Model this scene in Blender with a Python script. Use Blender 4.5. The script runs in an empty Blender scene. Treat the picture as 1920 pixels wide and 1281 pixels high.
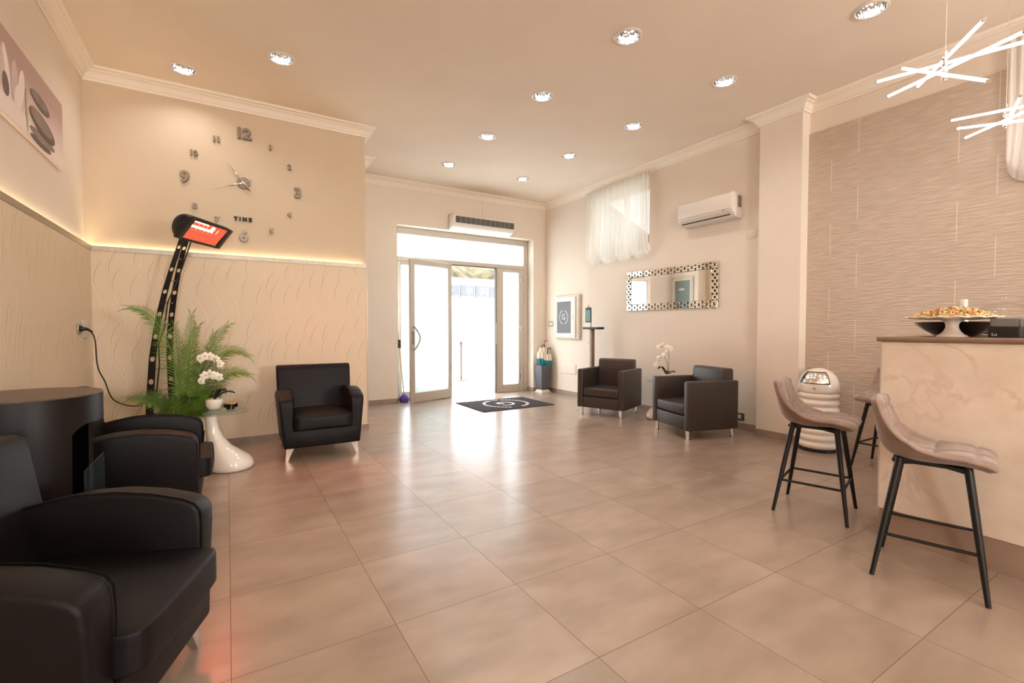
import bpy, bmesh, math, random
from mathutils import Vector, Matrix
R = math.radians
PI = math.pi
rnd = random.Random(7)
scene = bpy.context.scene
COL = scene.collection

# ------------------------------------------------------------------ helpers
def lin(r, g, b):
    f = lambda c: (c/255/12.92) if c/255 <= .04045 else ((c/255+.055)/1.055)**2.4
    return (f(r), f(g), f(b), 1)

class MB:
    """collects shapes into one mesh"""
    def __init__(s): s.v = []; s.f = []; s.m = []; s.mi = 0
    def addbm(s, bm):
        o = len(s.v); bm.verts.ensure_lookup_table()
        for i, v in enumerate(bm.verts): v.index = i
        s.v += [v.co.copy() for v in bm.verts]
        for f in bm.faces: s.f.append([o+v.index for v in f.verts]); s.m.append(s.mi)
        bm.free()
    def raw(s, vs, fs):
        o = len(s.v); s.v += [Vector(v) for v in vs]
        for f in fs: s.f.append([o+i for i in f]); s.m.append(s.mi)
    def box(s, x0, x1, y0, y1, z0, z1, bev=0, seg=2, M=None):
        bm = bmesh.new()
        vs = [bm.verts.new((x, y, z)) for x in (x0, x1) for y in (y0, y1) for z in (z0, z1)]
        for q in ((0,1,3,2),(4,6,7,5),(0,4,5,1),(2,3,7,6),(0,2,6,4),(1,5,7,3)): bm.faces.new([vs[i] for i in q])
        if bev: bmesh.ops.bevel(bm, geom=bm.edges[:], offset=bev, segments=seg, profile=.5, affect='EDGES')
        if M is not None: bm.transform(M)
        bmesh.ops.recalc_face_normals(bm, faces=bm.faces[:])
        s.addbm(bm)
    def prism(s, poly, fn, t0, t1, bev=0, seg=2, scale1=None):
        """poly: 2D outline, fn(a,b,t)->3D, extruded t0..t1"""
        bm = bmesh.new(); n = len(poly)
        A = [bm.verts.new(fn(a, b, t0)) for a, b in poly]
        B = [bm.verts.new(fn(a, b, t1)) for a, b in poly]
        bm.faces.new(A); bm.faces.new(B[::-1])
        for i in range(n): bm.faces.new((A[i], B[i], B[(i+1) % n], A[(i+1) % n]))
        bmesh.ops.recalc_face_normals(bm, faces=bm.faces[:])
        if bev: bmesh.ops.bevel(bm, geom=bm.edges[:], offset=bev, segments=seg, profile=.5, affect='EDGES', clamp_overlap=True)
        s.addbm(bm)
    def lathe(s, prof, n=32, c=(0,0,0), cap=True, a0=0, a1=2*PI):
        full = abs(a1-a0-2*PI) < 1e-6
        vs = []; fs = []; k = n if full else n+1
        for r, z in prof:
            for i in range(k):
                a = a0+(a1-a0)*i/n
                vs.append((c[0]+r*math.cos(a), c[1]+r*math.sin(a), c[2]+z))
        for j in range(len(prof)-1):
            for i in range(n):
                i2 = (i+1) % k
                fs.append((j*k+i, j*k+i2, (j+1)*k+i2, (j+1)*k+i))
        if cap and full:
            if prof[0][0] > 1e-5: fs.append(tuple(range(k))[::-1])
            if prof[-1][0] > 1e-5: fs.append(tuple((len(prof)-1)*k+i for i in range(k)))
        s.raw(vs, fs)
    def tube(s, pts, r, n=8, cap=True, flat=None):
        pts = [Vector(p) for p in pts]; N = len(pts)
        rr = r if isinstance(r, (list, tuple)) else [r]*N
        vs = []; fs = []; up = None
        for i, p in enumerate(pts):
            t = (pts[min(i+1, N-1)]-pts[max(i-1, 0)]).normalized()
            if up is None:
                up = Vector((0,0,1)) if abs(t.z) < .9 else Vector((1,0,0))
            u = (up-t*up.dot(t)).normalized(); up = u; w = t.cross(u)
            for k in range(n):
                a = 2*PI*k/n
                vs.append(p+u*math.cos(a)*rr[i]+w*math.sin(a)*rr[i])
        for i in range(N-1):
            for k in range(n):
                k2 = (k+1) % n
                fs.append((i*n+k, i*n+k2, (i+1)*n+k2, (i+1)*n+k))
        if cap:
            fs.append(tuple(range(n))[::-1]); fs.append(tuple((N-1)*n+k for k in range(n)))
        s.raw(vs, fs)
    def grid(s, fn, nu, nv, closeu=False):
        vs = [fn(i/nu, j/nv) for j in range(nv+1) for i in range(nu+1)]
        fs = [(j*(nu+1)+i, j*(nu+1)+i+1, (j+1)*(nu+1)+i+1, (j+1)*(nu+1)+i) for j in range(nv) for i in range(nu)]
        s.raw(vs, fs)
    def sphere(s, c, r, nu=16, nv=10, sc=(1,1,1)):
        prof = [(max(r*math.sin(PI*j/nv), 1e-6), -r*math.cos(PI*j/nv)) for j in range(nv+1)]
        o = len(s.v); s.lathe(prof, nu, (0,0,0), cap=False)
        for i in range(o, len(s.v)):
            v = s.v[i]; s.v[i] = Vector((c[0]+v.x*sc[0], c[1]+v.y*sc[1], c[2]+v.z*sc[2]))
    def xf(s, M, start=0):
        for i in range(start, len(s.v)): s.v[i] = M @ s.v[i]
    def build(s, name, mats, parent=None, ang=40, weld=False, solid=None, fixn=False):
        me = bpy.data.meshes.new(name)
        me.from_pydata([tuple(v) for v in s.v], [], s.f)
        if not isinstance(mats, (list, tuple)): mats = [mats]
        for m in mats: me.materials.append(m)
        for p, mi in zip(me.polygons, s.m): p.material_index = mi
        if weld or fixn:
            bm = bmesh.new(); bm.from_mesh(me)
            if weld: bmesh.ops.remove_doubles(bm, verts=bm.verts[:], dist=1e-5)
            if fixn: bmesh.ops.recalc_face_normals(bm, faces=bm.faces[:])
            bm.to_mesh(me); bm.free()
        me.validate(); me.update()
        me.shade_smooth()
        if ang is not None: me.set_sharp_from_angle(angle=R(ang))
        o = bpy.data.objects.new(name, me); COL.objects.link(o)
        if parent is not None: o.parent = parent
        if solid:
            md = o.modifiers.new('thickness', 'SOLIDIFY'); md.thickness = solid; md.offset = 0
        return o

def tag(o, label=None, cat=None, group=None, kind=None):
    if label: o['label'] = label
    if cat: o['category'] = cat
    if group: o['group'] = group
    if kind: o['kind'] = kind
    return o
def thing(name, label, cat, loc=(0,0,0), rz=0, group=None):
    o = bpy.data.objects.new(name, None); COL.objects.link(o)
    o.empty_display_size = .1
    o.location = loc; o.rotation_euler = (0, 0, rz)
    return tag(o, label, cat, group)
def struct(o): o['kind'] = 'structure'; return o
def dup(root, loc, rz, label):
    r = root.copy(); COL.objects.link(r); r.location = loc; r.rotation_euler = (0, 0, rz); r['label'] = label
    for ch in list(root.children):
        c = ch.copy(); COL.objects.link(c); c.parent = r
        for g in list(ch.children):
            d = g.copy(); COL.objects.link(d); d.parent = c
    return r
def text_part(name, s, size, m, parent=None, extrude=.002, M=None, bold=0, align='CENTER', spacing=1.0):
    cu = bpy.data.curves.new(name, 'FONT'); cu.body = s; cu.size = size; cu.extrude = extrude; cu.offset = bold
    cu.align_x = align; cu.align_y = 'CENTER'; cu.space_character = spacing; cu.resolution_u = 3
    t = bpy.data.objects.new(name+'_tmp', cu); COL.objects.link(t)
    bpy.context.view_layer.update()
    me = bpy.data.meshes.new_from_object(t.evaluated_get(bpy.context.evaluated_depsgraph_get()))
    bpy.data.objects.remove(t); bpy.data.curves.remove(cu)
    if M is not None: me.transform(M)
    me.name = name; me.materials.clear(); me.materials.append(m)
    o = bpy.data.objects.new(name, me); COL.objects.link(o)
    if parent is not None: o.parent = parent
    return o
def axes(o, x, y, z):
    """matrix with local axes x,y,z (3D vectors) at origin o"""
    M = Matrix.Identity(4)
    for i, a in enumerate((x, y, z)):
        a = Vector(a).normalized()
        for j in range(3): M[j][i] = a[j]
    for j in range(3): M[j][3] = o[j]
    return M

# ------------------------------------------------------------------ materials
def mat(name, col, rough=.5, metal=0, spec=.5, coat=0, trans=0, emit=None, es=0, alpha=1, sheen=0):
    m = bpy.data.materials.new(name); m.use_nodes = True
    b = m.node_tree.nodes['Principled BSDF']; i = b.inputs
    i['Base Color'].default_value = col; i['Roughness'].default_value = rough; i['Metallic'].default_value = metal
    i['Specular IOR Level'].default_value = spec; i['Coat Weight'].default_value = coat; i['Transmission Weight'].default_value = trans
    i['Alpha'].default_value = alpha; i['Sheen Weight'].default_value = sheen
    if emit: i['Emission Color'].default_value = emit; i['Emission Strength'].default_value = es
    return m
def nodes(m): return m.node_tree.nodes, m.node_tree.links, m.node_tree.nodes['Principled BSDF']
def nd(m, t, **kw):
    n = m.node_tree.nodes.new(t)
    for k, v in kw.items(): setattr(n, k, v)
    return n
def val(m, op, a, b=None, c=None):
    n = nd(m, 'ShaderNodeMath', operation=op)
    for i, x in enumerate((a, b, c)):
        if x is None: continue
        if isinstance(x, (int, float)): n.inputs[i].default_value = x
        else: m.node_tree.links.new(x, n.inputs[i])
    return n.outputs[0]
def noise_tint(m, scale=6, amt=.15, detail=4, bump=0, bscale=None, stretch=None, dark=None):
    """mottles the base colour and adds a fine bump"""
    N, L, b = nodes(m); col = tuple(b.inputs['Base Color'].default_value)
    tc = nd(m, 'ShaderNodeTexCoord'); mp = nd(m, 'ShaderNodeMapping'); L.new(tc.outputs['Object'], mp.inputs[0])
    if stretch: mp.inputs['Scale'].default_value = stretch
    nz = nd(m, 'ShaderNodeTexNoise'); nz.inputs['Scale'].default_value = scale; nz.inputs['Detail'].default_value = detail
    L.new(mp.outputs[0], nz.inputs[0])
    cr = nd(m, 'ShaderNodeValToRGB'); L.new(nz.outputs[0], cr.inputs[0])
    d = dark or tuple(c*(1-amt) for c in col[:3])+(1,)
    cr.color_ramp.elements[0].color = d; cr.color_ramp.elements[0].position = .3
    cr.color_ramp.elements[1].color = tuple(min(1, c*(1+amt*.5)) for c in col[:3])+(1,); cr.color_ramp.elements[1].position = .7
    L.new(cr.outputs[0], b.inputs['Base Color'])
    if bump:
        n2 = nd(m, 'ShaderNodeTexNoise'); n2.inputs['Scale'].default_value = bscale or scale*8; n2.inputs['Detail'].default_value = 3
        L.new(mp.outputs[0], n2.inputs[0])
        bp = nd(m, 'ShaderNodeBump'); bp.inputs['Strength'].default_value = bump; bp.inputs['Distance'].default_value = .01
        L.new(n2.outputs[0], bp.inputs['Height']); L.new(bp.outputs[0], b.inputs['Normal'])
    return m

WALLC = lin(227, 214, 199)
m_wall = noise_tint(mat('wall_paint', WALLC, .75, spec=.2), 3, .02, bump=.05, bscale=120)
m_wall_y = noise_tint(mat('dimmed_cream_paint', lin(207, 188, 163), .75, spec=.2), 3, .02, bump=.05, bscale=120)  # the clock wall's dimmer light is put into this darker paint
m_ceil = noise_tint(mat('ceiling_paint', lin(232, 217, 199), .8, spec=.15), 2, .03)
m_cornice = mat('white_plaster', lin(236, 224, 208), .6, spec=.3)
m_base = noise_tint(mat('brown_skirting_tile', lin(150, 130, 116), .35), 9, .15)
m_chrome = mat('chrome', (.86, .85, .84, 1), .12, 1)
m_brushed = noise_tint(mat('brushed_steel', lin(168, 156, 140), .36, .6), 30, .1, stretch=(1, 1, .05))
m_alu = noise_tint(mat('anodised_aluminium', lin(200, 190, 178), .4, .45), 30, .06)
m_blackmetal = mat('black_powder_coat', lin(15, 12, 12), .42, spec=.4)
m_blackfab = noise_tint(mat('black_stretch_slipcover', lin(15, 10, 11), .5, spec=.22, sheen=.0), 5, .25, bump=.12, bscale=9)
m_brownlea = noise_tint(mat('brown_leatherette', lin(59, 50, 46), .42, spec=.5), 12, .1, bump=.08, bscale=220)
m_velvet = noise_tint(mat('taupe_velvet', lin(146, 122, 108), .8, spec=.25, sheen=.5), 14, .16, bump=.05)
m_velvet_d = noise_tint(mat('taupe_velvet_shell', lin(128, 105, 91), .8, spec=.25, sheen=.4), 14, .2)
m_white_gloss = mat('white_gloss_plastic', lin(240, 232, 222), .12, coat=.6)
m_white = mat('white_plastic', lin(222, 212, 202), .35)
m_offwhite = mat('offwhite_plastic', lin(206, 195, 178), .4)
m_black_gloss = mat('black_gloss', lin(12, 11, 12), .08, coat=.5)
m_black = mat('black_plastic', lin(20, 19, 20), .45)
m_fire = noise_tint(mat('black_satin_steel', lin(17, 12, 12), .42, spec=.3), 3, .1)
m_fire_top = mat('bronze_grey_top', lin(80, 62, 52), .35, .2)
m_firein = mat('matt_black_lining', lin(6, 6, 6), .8, spec=.1)
m_grey = mat('anthracite_grey', lin(84, 84, 92), .45)
m_panelgrey = mat('slate_grey_panel', lin(88, 86, 92), .4)
m_dark = mat('dark_recess', lin(34, 30, 28), .6)
m_leaf = noise_tint(mat('palm_green', lin(98, 128, 40), .45, spec=.4), 5, .35)
m_leaf2 = noise_tint(mat('palm_green_deep', lin(62, 90, 24), .45, spec=.4), 5, .35)
m_orchleaf = mat('orchid_leaf', lin(34, 50, 26), .35)
m_stem = mat('orchid_stem', lin(98, 96, 46), .5)
m_petal = mat('orchid_petal', lin(244, 238, 226), .55, spec=.3)
m_pcent = mat('orchid_centre', lin(206, 178, 70), .6)
m_ceramic = mat('white_ceramic', lin(232, 222, 210), .3)
m_teal = noise_tint(mat('teal_fabric', lin(30, 134, 142), .6), 20, .25)
m_creamfab = mat('cream_fabric', lin(232, 220, 200), .7)
m_navy = mat('navy_trim', lin(28, 36, 58), .5)
m_wood = noise_tint(mat('umbrella_wood', lin(170, 98, 52), .4), 15, .2)
m_pole = noise_tint(mat('bronze_pole', lin(128, 104, 88), .4, .4), 10, .08)
m_mat = noise_tint(mat('charcoal_doormat', lin(66, 61, 62), .95, spec=.1), 60, .2, bump=.4, bscale=400)
m_matwhite = mat('white_print', lin(228, 222, 216), .9, spec=.1)
m_marble_edge = noise_tint(mat('taupe_stone_top', lin(136, 112, 92), .35), 8, .12)
m_plinth = noise_tint(mat('brown_stone_plinth', lin(150, 126, 110), .5), 5, .1)
m_screen = mat('scanner_screen', lin(126, 158, 156), .15, emit=lin(126, 158, 156), es=.25)
m_socket = mat('steel_socket_plate', lin(150, 142, 130), .3, .7)
m_purple = noise_tint(mat('purple_bristle', lin(96, 64, 160), .7), 40, .3)
m_tan = mat('tan_pole', lin(176, 140, 104), .5)
m_clock = mat('mirrored_bronze_acrylic', lin(150, 134, 116), .3, .35)
m_clockside = mat('dark_foam_edge', lin(58, 48, 42), .7)
m_mirror = mat('mirror_glass', (.93, .93, .92, 1), .01, 1)
m_mirtile = mat('bevelled_mirror_tile', (.92, .9, .86, 1), .04, 1)
m_tealdoor = mat('grey_teal_door_panel', lin(120, 134, 132), .35)
m_gold = mat('gold_leaf', lin(210, 160, 84), .35, .8)
m_barrier = mat('pale_brass', lin(66, 57, 44), .6)
m_box_grey = mat('grey_card', lin(112, 108, 102), .5)
m_gasket = mat('dark_gasket', lin(62, 48, 44), .6)
m_grille = mat('grey_grille', lin(84, 84, 76), .6)

def glass_mat(name, col, rough=0, k=.45):
    m = bpy.data.materials.new(name); m.use_nodes = True; N = m.node_tree.nodes; L = m.node_tree.links
    N.remove(N['Principled BSDF']); out = N['Material Output']
    t = N.new('ShaderNodeBsdfTransparent'); t.inputs[0].default_value = col
    g = N.new('ShaderNodeBsdfGlossy'); g.inputs['Roughness'].default_value = rough
    lw = N.new('ShaderNodeLayerWeight'); pw = N.new('ShaderNodeMath'); pw.operation = 'POWER'; L.new(lw.outputs['Facing'], pw.inputs[0]); pw.inputs[1].default_value = 4
    ml = N.new('ShaderNodeMath'); ml.operation = 'MULTIPLY_ADD'; L.new(pw.outputs[0], ml.inputs[0]); ml.inputs[1].default_value = k; ml.inputs[2].default_value = .03
    mx = N.new('ShaderNodeMixShader'); L.new(ml.outputs[0], mx.inputs[0]); L.new(t.outputs[0], mx.inputs[1]); L.new(g.outputs[0], mx.inputs[2])
    L.new(mx.outputs[0], out.inputs[0]); return m
m_glass = glass_mat('clear_glass', (.84, .92, .88, 1))
m_dome = glass_mat('dome_glass', (.975, .975, .975, 1), 0, .8)
m_windowglass = glass_mat('dimming_window_glass', (.44, .44, .43, 1))  # grey tint added to dim the daylight behind the curtain
m_fireglass = mat('smoked_glass', lin(62, 80, 84), .15, alpha=.22)
def frosted(name, col, diff=.25, trn=.0):
    m = bpy.data.materials.new(name); m.use_nodes = True; N = m.node_tree.nodes; L = m.node_tree.links
    N.remove(N['Principled BSDF']); out = N['Material Output']
    t = N.new('ShaderNodeBsdfTranslucent'); t.inputs[0].default_value = col
    d = N.new('ShaderNodeBsdfDiffuse'); d.inputs[0].default_value = col
    mx = N.new('ShaderNodeMixShader'); mx.inputs[0].default_value = diff
    L.new(t.outputs[0], mx.inputs[1]); L.new(d.outputs[0], mx.inputs[2])
    s = mx.outputs[0]
    if trn:
        tr = N.new('ShaderNodeBsdfTransparent'); m2 = N.new('ShaderNodeMixShader'); m2.inputs[0].default_value = trn
        L.new(s, m2.inputs[1]); L.new(tr.outputs[0], m2.inputs[2]); s = m2.outputs[0]
    L.new(s, out.inputs[0]); return m
m_frost = frosted('frosted_glass', (.93, .97, .97, 1), .2)
m_frost2 = frosted('frosted_leaf_glass', (.9, .955, .955, 1), .45)
m_sheer = frosted('sheer_voile', (.95, .93, .88, 1), .45, .12)
m_sheer2 = frosted('cream_voile', (.93, .89, .83, 1), .7, .05)

def emis(name, col, s, sample=True):
    m = bpy.data.materials.new(name); m.use_nodes = True; N = m.node_tree.nodes; L = m.node_tree.links
    N.remove(N['Principled BSDF']); e = N.new('ShaderNodeEmission'); e.inputs[0].default_value = col; e.inputs[1].default_value = s
    L.new(e.outputs[0], N['Material Output'].inputs[0])
    if not sample: m.cycles.emission_sampling = 'NONE'
    return m
m_led = emis('warm_led_strip', (1, .82, .52, 1), 38)
m_rod = emis('white_light_tube', (1, .93, .90, 1), 9)
m_bulb = emis('lamp_disc', (1, .95, .93, 1), 6, False)
m_heat = emis('glowing_quartz', (1, .82, .5, 1), 9, False)

# floor tiles
def floor_mat():
    m = mat('taupe_porcelain_tiles', lin(178, 150, 130), .3, spec=.6, coat=.35)
    N, L, b = nodes(m); b.inputs['Coat Roughness'].default_value = .2
    g = nd(m, 'ShaderNodeNewGeometry'); sx = nd(m, 'ShaderNodeSeparateXYZ'); L.new(g.outputs['Position'], sx.inputs[0])
    u = val(m, 'DIVIDE', val(m, 'ADD', sx.outputs[0], .0055+6), .6); v = val(m, 'DIVIDE', val(m, 'ADD', sx.outputs[1], -1.926+12), .6)
    fu = val(m, 'ABSOLUTE', val(m, 'SUBTRACT', val(m, 'FRACT', u), .5)); fv = val(m, 'ABSOLUTE', val(m, 'SUBTRACT', val(m, 'FRACT', v), .5))
    e = val(m, 'MAXIMUM', fu, fv)
    gr = val(m, 'GREATER_THAN', e, .5-.0026)
    cm = nd(m, 'ShaderNodeCombineXYZ'); L.new(val(m, 'FLOOR', u), cm.inputs[0]); L.new(val(m, 'FLOOR', v), cm.inputs[1])
    wn = nd(m, 'ShaderNodeTexWhiteNoise'); L.new(cm.outputs[0], wn.inputs[0])
    # every tile has its own cloudy pattern
    off = nd(m, 'ShaderNodeVectorMath', operation='SCALE'); L.new(wn.outputs['Color'], off.inputs[0]); off.inputs['Scale'].default_value = 30
    ad = nd(m, 'ShaderNodeVectorMath', operation='ADD'); L.new(g.outputs['Position'], ad.inputs[0]); L.new(off.outputs[0], ad.inputs[1])
    mp = nd(m, 'ShaderNodeMapping'); L.new(ad.outputs[0], mp.inputs[0]); mp.inputs['Scale'].default_value = (1.0, 2.2, 1)
    nz = nd(m, 'ShaderNodeTexNoise'); nz.inputs['Scale'].default_value = 2.6; nz.inputs['Detail'].default_value = 4; nz.inputs['Roughness'].default_value = .5; L.new(mp.outputs[0], nz.inputs[0])
    cr = nd(m, 'ShaderNodeValToRGB'); L.new(nz.outputs[0], cr.inputs[0])
    E = cr.color_ramp.elements
    E[0].position = .22; E[0].color = lin(140, 120, 104); E[1].position = .84; E[1].color = lin(176, 156, 139)
    hs = nd(m, 'ShaderNodeHueSaturation'); L.new(cr.outputs[0], hs.inputs['Color'])
    L.new(val(m, 'ADD', val(m, 'MULTIPLY', wn.outputs['Value'], .12), .94), hs.inputs['Value'])
    mx = nd(m, 'ShaderNodeMix', data_type='RGBA'); L.new(gr, mx.inputs['Factor']); L.new(hs.outputs[0], mx.inputs['A']); mx.inputs['B'].default_value = lin(112, 86, 68)
    L.new(mx.outputs['Result'], b.inputs['Base Color'])
    L.new(val(m, 'ADD', val(m, 'MULTIPLY', gr, .4), val(m, 'ADD', val(m, 'MULTIPLY', nz.outputs[0], .03), .278)), b.inputs['Roughness'])
    bp = nd(m, 'ShaderNodeBump'); bp.inputs['Strength'].default_value = .25; bp.inputs['Distance'].default_value = .002
    L.new(val(m, 'SUBTRACT', 1, gr), bp.inputs['Height']); L.new(bp.outputs[0], b.inputs['Normal'])
    return m
m_floor = floor_mat()

def wave_panel(name, axis):
    """cream dado panel pressed with wavering vertical ridges"""
    m = mat(name, lin(220, 201, 174), .5, spec=.35); N, L, b = nodes(m)
    g = nd(m, 'ShaderNodeNewGeometry'); sx = nd(m, 'ShaderNodeSeparateXYZ'); L.new(g.outputs['Position'], sx.inputs[0])
    u = val(m, 'ADD', sx.outputs[axis], 20); z = sx.outputs[2]
    hs = None; dk = None
    for p, A, w, seed in ((.135, .36, 9.6, 0), (.19, .33, 8.8, 3.7)):
        k = val(m, 'FLOOR', val(m, 'DIVIDE', u, p))
        wn = nd(m, 'ShaderNodeTexWhiteNoise', noise_dimensions='1D'); L.new(val(m, 'ADD', k, seed), wn.inputs['W'])
        ph = val(m, 'MULTIPLY', wn.outputs['Value'], 2.6)
        s = val(m, 'SINE', val(m, 'ADD', val(m, 'MULTIPLY', z, w), ph))
        d = val(m, 'SUBTRACT', val(m, 'SUBTRACT', val(m, 'FRACT', val(m, 'DIVIDE', u, p)), .5), val(m, 'MULTIPLY', s, A))
        d = val(m, 'MULTIPLY', d, p)                       # metres from the ridge line
        ridge = val(m, 'MAXIMUM', val(m, 'SUBTRACT', 1, val(m, 'DIVIDE', val(m, 'ABSOLUTE', d), .012)), 0)
        hs = ridge if hs is None else val(m, 'MAXIMUM', hs, ridge)
        shade_ln = val(m, 'MAXIMUM', val(m, 'SUBTRACT', 1, val(m, 'DIVIDE', val(m, 'ABSOLUTE', val(m, 'SUBTRACT', d, .011)), .006)), 0)  # shade beside each ridge, painted into the colour and grooved by bump
        shade_ln = val(m, 'MULTIPLY', shade_ln, val(m, 'MAXIMUM', val(m, 'COSINE', val(m, 'ADD', val(m, 'MULTIPLY', z, w), val(m, 'ADD', ph, .9))), 0))
        dk = shade_ln if dk is None else val(m, 'MAXIMUM', dk, shade_ln)
    bp = nd(m, 'ShaderNodeBump'); bp.inputs['Strength'].default_value = .22; bp.inputs['Distance'].default_value = .007
    L.new(val(m, 'SUBTRACT', hs, val(m, 'MULTIPLY', dk, .6)), bp.inputs['Height']); L.new(bp.outputs[0], b.inputs['Normal'])
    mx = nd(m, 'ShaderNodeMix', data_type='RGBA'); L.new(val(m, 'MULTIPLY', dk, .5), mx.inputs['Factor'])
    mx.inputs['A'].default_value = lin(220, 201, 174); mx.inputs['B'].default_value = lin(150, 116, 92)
    m2 = nd(m, 'ShaderNodeMix', data_type='RGBA'); L.new(val(m, 'MULTIPLY', hs, .22), m2.inputs['Factor']); L.new(mx.outputs['Result'], m2.inputs['A']); m2.inputs['B'].default_value = lin(240, 218, 190)
    L.new(m2.outputs['Result'], b.inputs['Base Color'])
    return m
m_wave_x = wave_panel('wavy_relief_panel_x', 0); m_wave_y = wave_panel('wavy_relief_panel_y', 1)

def ripple_mat():
    """wall tiles with a rippled 3D face, laid in staggered rows"""
    m = mat('rippled_wall_tile', lin(216, 192, 172), .45, spec=.4); N, L, b = nodes(m)
    g = nd(m, 'ShaderNodeNewGeometry'); sx = nd(m, 'ShaderNodeSeparateXYZ'); L.new(g.outputs['Position'], sx.inputs[0])
    row = val(m, 'FLOOR', val(m, 'DIVIDE', val(m, 'ADD', sx.outputs[2], -.005), .335))
    par = val(m, 'MODULO', row, 2)
    y = val(m, 'ADD', val(m, 'ADD', sx.outputs[1], 20.0-2.4925+.5), val(m, 'MULTIPLY', par, .245))
    joint = val(m, 'GREATER_THAN', val(m, 'ABSOLUTE', val(m, 'SUBTRACT', val(m, 'FRACT', val(m, 'ADD', y, .5)), .5)), .4965)
    mp = nd(m, 'ShaderNodeMapping'); L.new(g.outputs['Position'], mp.inputs[0]); mp.inputs['Scale'].default_value = (1, 4.2, 72)
    nz = nd(m, 'ShaderNodeTexNoise'); nz.inputs['Scale'].default_value = 1.5; nz.inputs['Detail'].default_value = 2; L.new(mp.outputs[0], nz.inputs[0])
    cr = nd(m, 'ShaderNodeValToRGB'); L.new(nz.outputs[0], cr.inputs[0])
    cr.color_ramp.elements[0].position = .35; cr.color_ramp.elements[1].position = .65
    bp = nd(m, 'ShaderNodeBump'); bp.inputs['Strength'].default_value = .6; bp.inputs['Distance'].default_value = .007
    L.new(cr.outputs[0], bp.inputs['Height']); L.new(bp.outputs[0], b.inputs['Normal'])
    c1 = nd(m, 'ShaderNodeMix', data_type='RGBA'); L.new(cr.outputs[0], c1.inputs['Factor']); c1.inputs['A'].default_value = lin(190, 171, 154); c1.inputs['B'].default_value = lin(206, 189, 172)
    mx = nd(m, 'ShaderNodeMix', data_type='RGBA'); L.new(val(m, 'MULTIPLY', joint, .7), mx.inputs['Factor']); L.new(c1.outputs['Result'], mx.inputs['A']); mx.inputs['B'].default_value = lin(236, 218, 200)
    L.new(mx.outputs['Result'], b.inputs['Base Color'])
    return m
m_ripple = ripple_mat()

def marble_mat():
    m = mat('cream_marble', lin(216, 190, 164), .3, spec=.5); N, L, b = nodes(m)
    tc = nd(m, 'ShaderNodeNewGeometry')
    nz = nd(m, 'ShaderNodeTexNoise'); nz.inputs['Scale'].default_value = 3.0; nz.inputs['Detail'].default_value = 8; nz.inputs['Roughness'].default_value = .65; L.new(tc.outputs['Position'], nz.inputs[0])
    n2 = nd(m, 'ShaderNodeTexNoise'); n2.inputs['Scale'].default_value = 1.6; n2.inputs['Detail'].default_value = 9; n2.inputs['Distortion'].default_value = 1.2; L.new(tc.outputs['Position'], n2.inputs[0])
    vein = val(m, 'MAXIMUM', val(m, 'SUBTRACT', 1, val(m, 'DIVIDE', val(m, 'ABSOLUTE', val(m, 'SUBTRACT', n2.outputs[0], .5)), .022)), 0)
    vein = val(m, 'MULTIPLY', vein, val(m, 'MAXIMUM', val(m, 'SUBTRACT', val(m, 'MULTIPLY', nz.outputs[0], 3.2), 1.2), 0))
    cr = nd(m, 'ShaderNodeValToRGB'); L.new(nz.outputs[0], cr.inputs[0])
    cr.color_ramp.elements[0].position = .3; cr.color_ramp.elements[0].color = lin(208, 191, 174); cr.color_ramp.elements[1].position = .7; cr.color_ramp.elements[1].color = lin(230, 216, 200)
    mx = nd(m, 'ShaderNodeMix', data_type='RGBA'); L.new(val(m, 'MINIMUM', val(m, 'MULTIPLY', vein, .5), .4), mx.inputs['Factor']); L.new(cr.outputs[0], mx.inputs['A']); mx.inputs['B'].default_value = lin(176, 146, 126)
    L.new(mx.outputs['Result'], b.inputs['Base Color']); return m
m_marble = marble_mat()
m_outwhite = mat('white_render', lin(238, 238, 240), .8)
m_pave = mat('pale_paving', lin(232, 232, 232), .7)
m_hill = noise_tint(mat('dry_hillside', lin(92, 84, 66), .95, spec=.1), 2.2, .5, detail=9, dark=lin(46, 44, 32))
m_fence = mat('grey_fence_panel', lin(66, 68, 73), .6)
m_bark = mat('dark_bark', lin(52, 40, 34), .9)
m_reflector = emis('heater_reflector_glow', (1, .13, .06, 1), 1.15, False)

# ------------------------------------------------------------------ room shell
CEIL = 3.69
XL, XR, YB, YC, YS = -1.133, 5.45, 7.67, 5.88, -6.2
b = MB(); b.box(XL-.3, XR+.3, YS-.3, 8.05, -.1, 0); struct(b.build('floor', m_floor))
# ceiling with real openings for the downlights
DL = [(-.313, 5.415), (.452, 4.746), (2.893, 2.893), (2.86, 4.09), (2.86, 5.30), (2.853, 6.50), (4.235, 1.69), (4.222, 2.914), (4.212, 4.113), (4.157, 5.286), (4.158, 6.50)]
DL = [(x, y) for x, y in DL]
b = MB(); b.box(XL-.3, XR+.3, YS-.3, 8.05, CEIL, CEIL+.02); ceil = struct(b.build('ceiling', m_ceil, ang=30))
cb = MB()
for x, y in DL: cb.lathe([(.094, CEIL-.05), (.094, CEIL+.1)], 32, (x, y, 0))
cut = cb.build('cutter', m_ceil)
md = ceil.modifiers.new('holes', 'BOOLEAN'); md.operation = 'DIFFERENCE'; md.object = cut; md.solver = 'EXACT'
bpy.context.view_layer.update()
me = bpy.data.meshes.new_from_object(ceil.evaluated_get(bpy.context.evaluated_depsgraph_get()))
ceil.modifiers.clear(); ceil.data = me; me.name = 'ceiling'
for p in me.polygons: p.use_smooth = False
bpy.data.objects.remove(cut)

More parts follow.
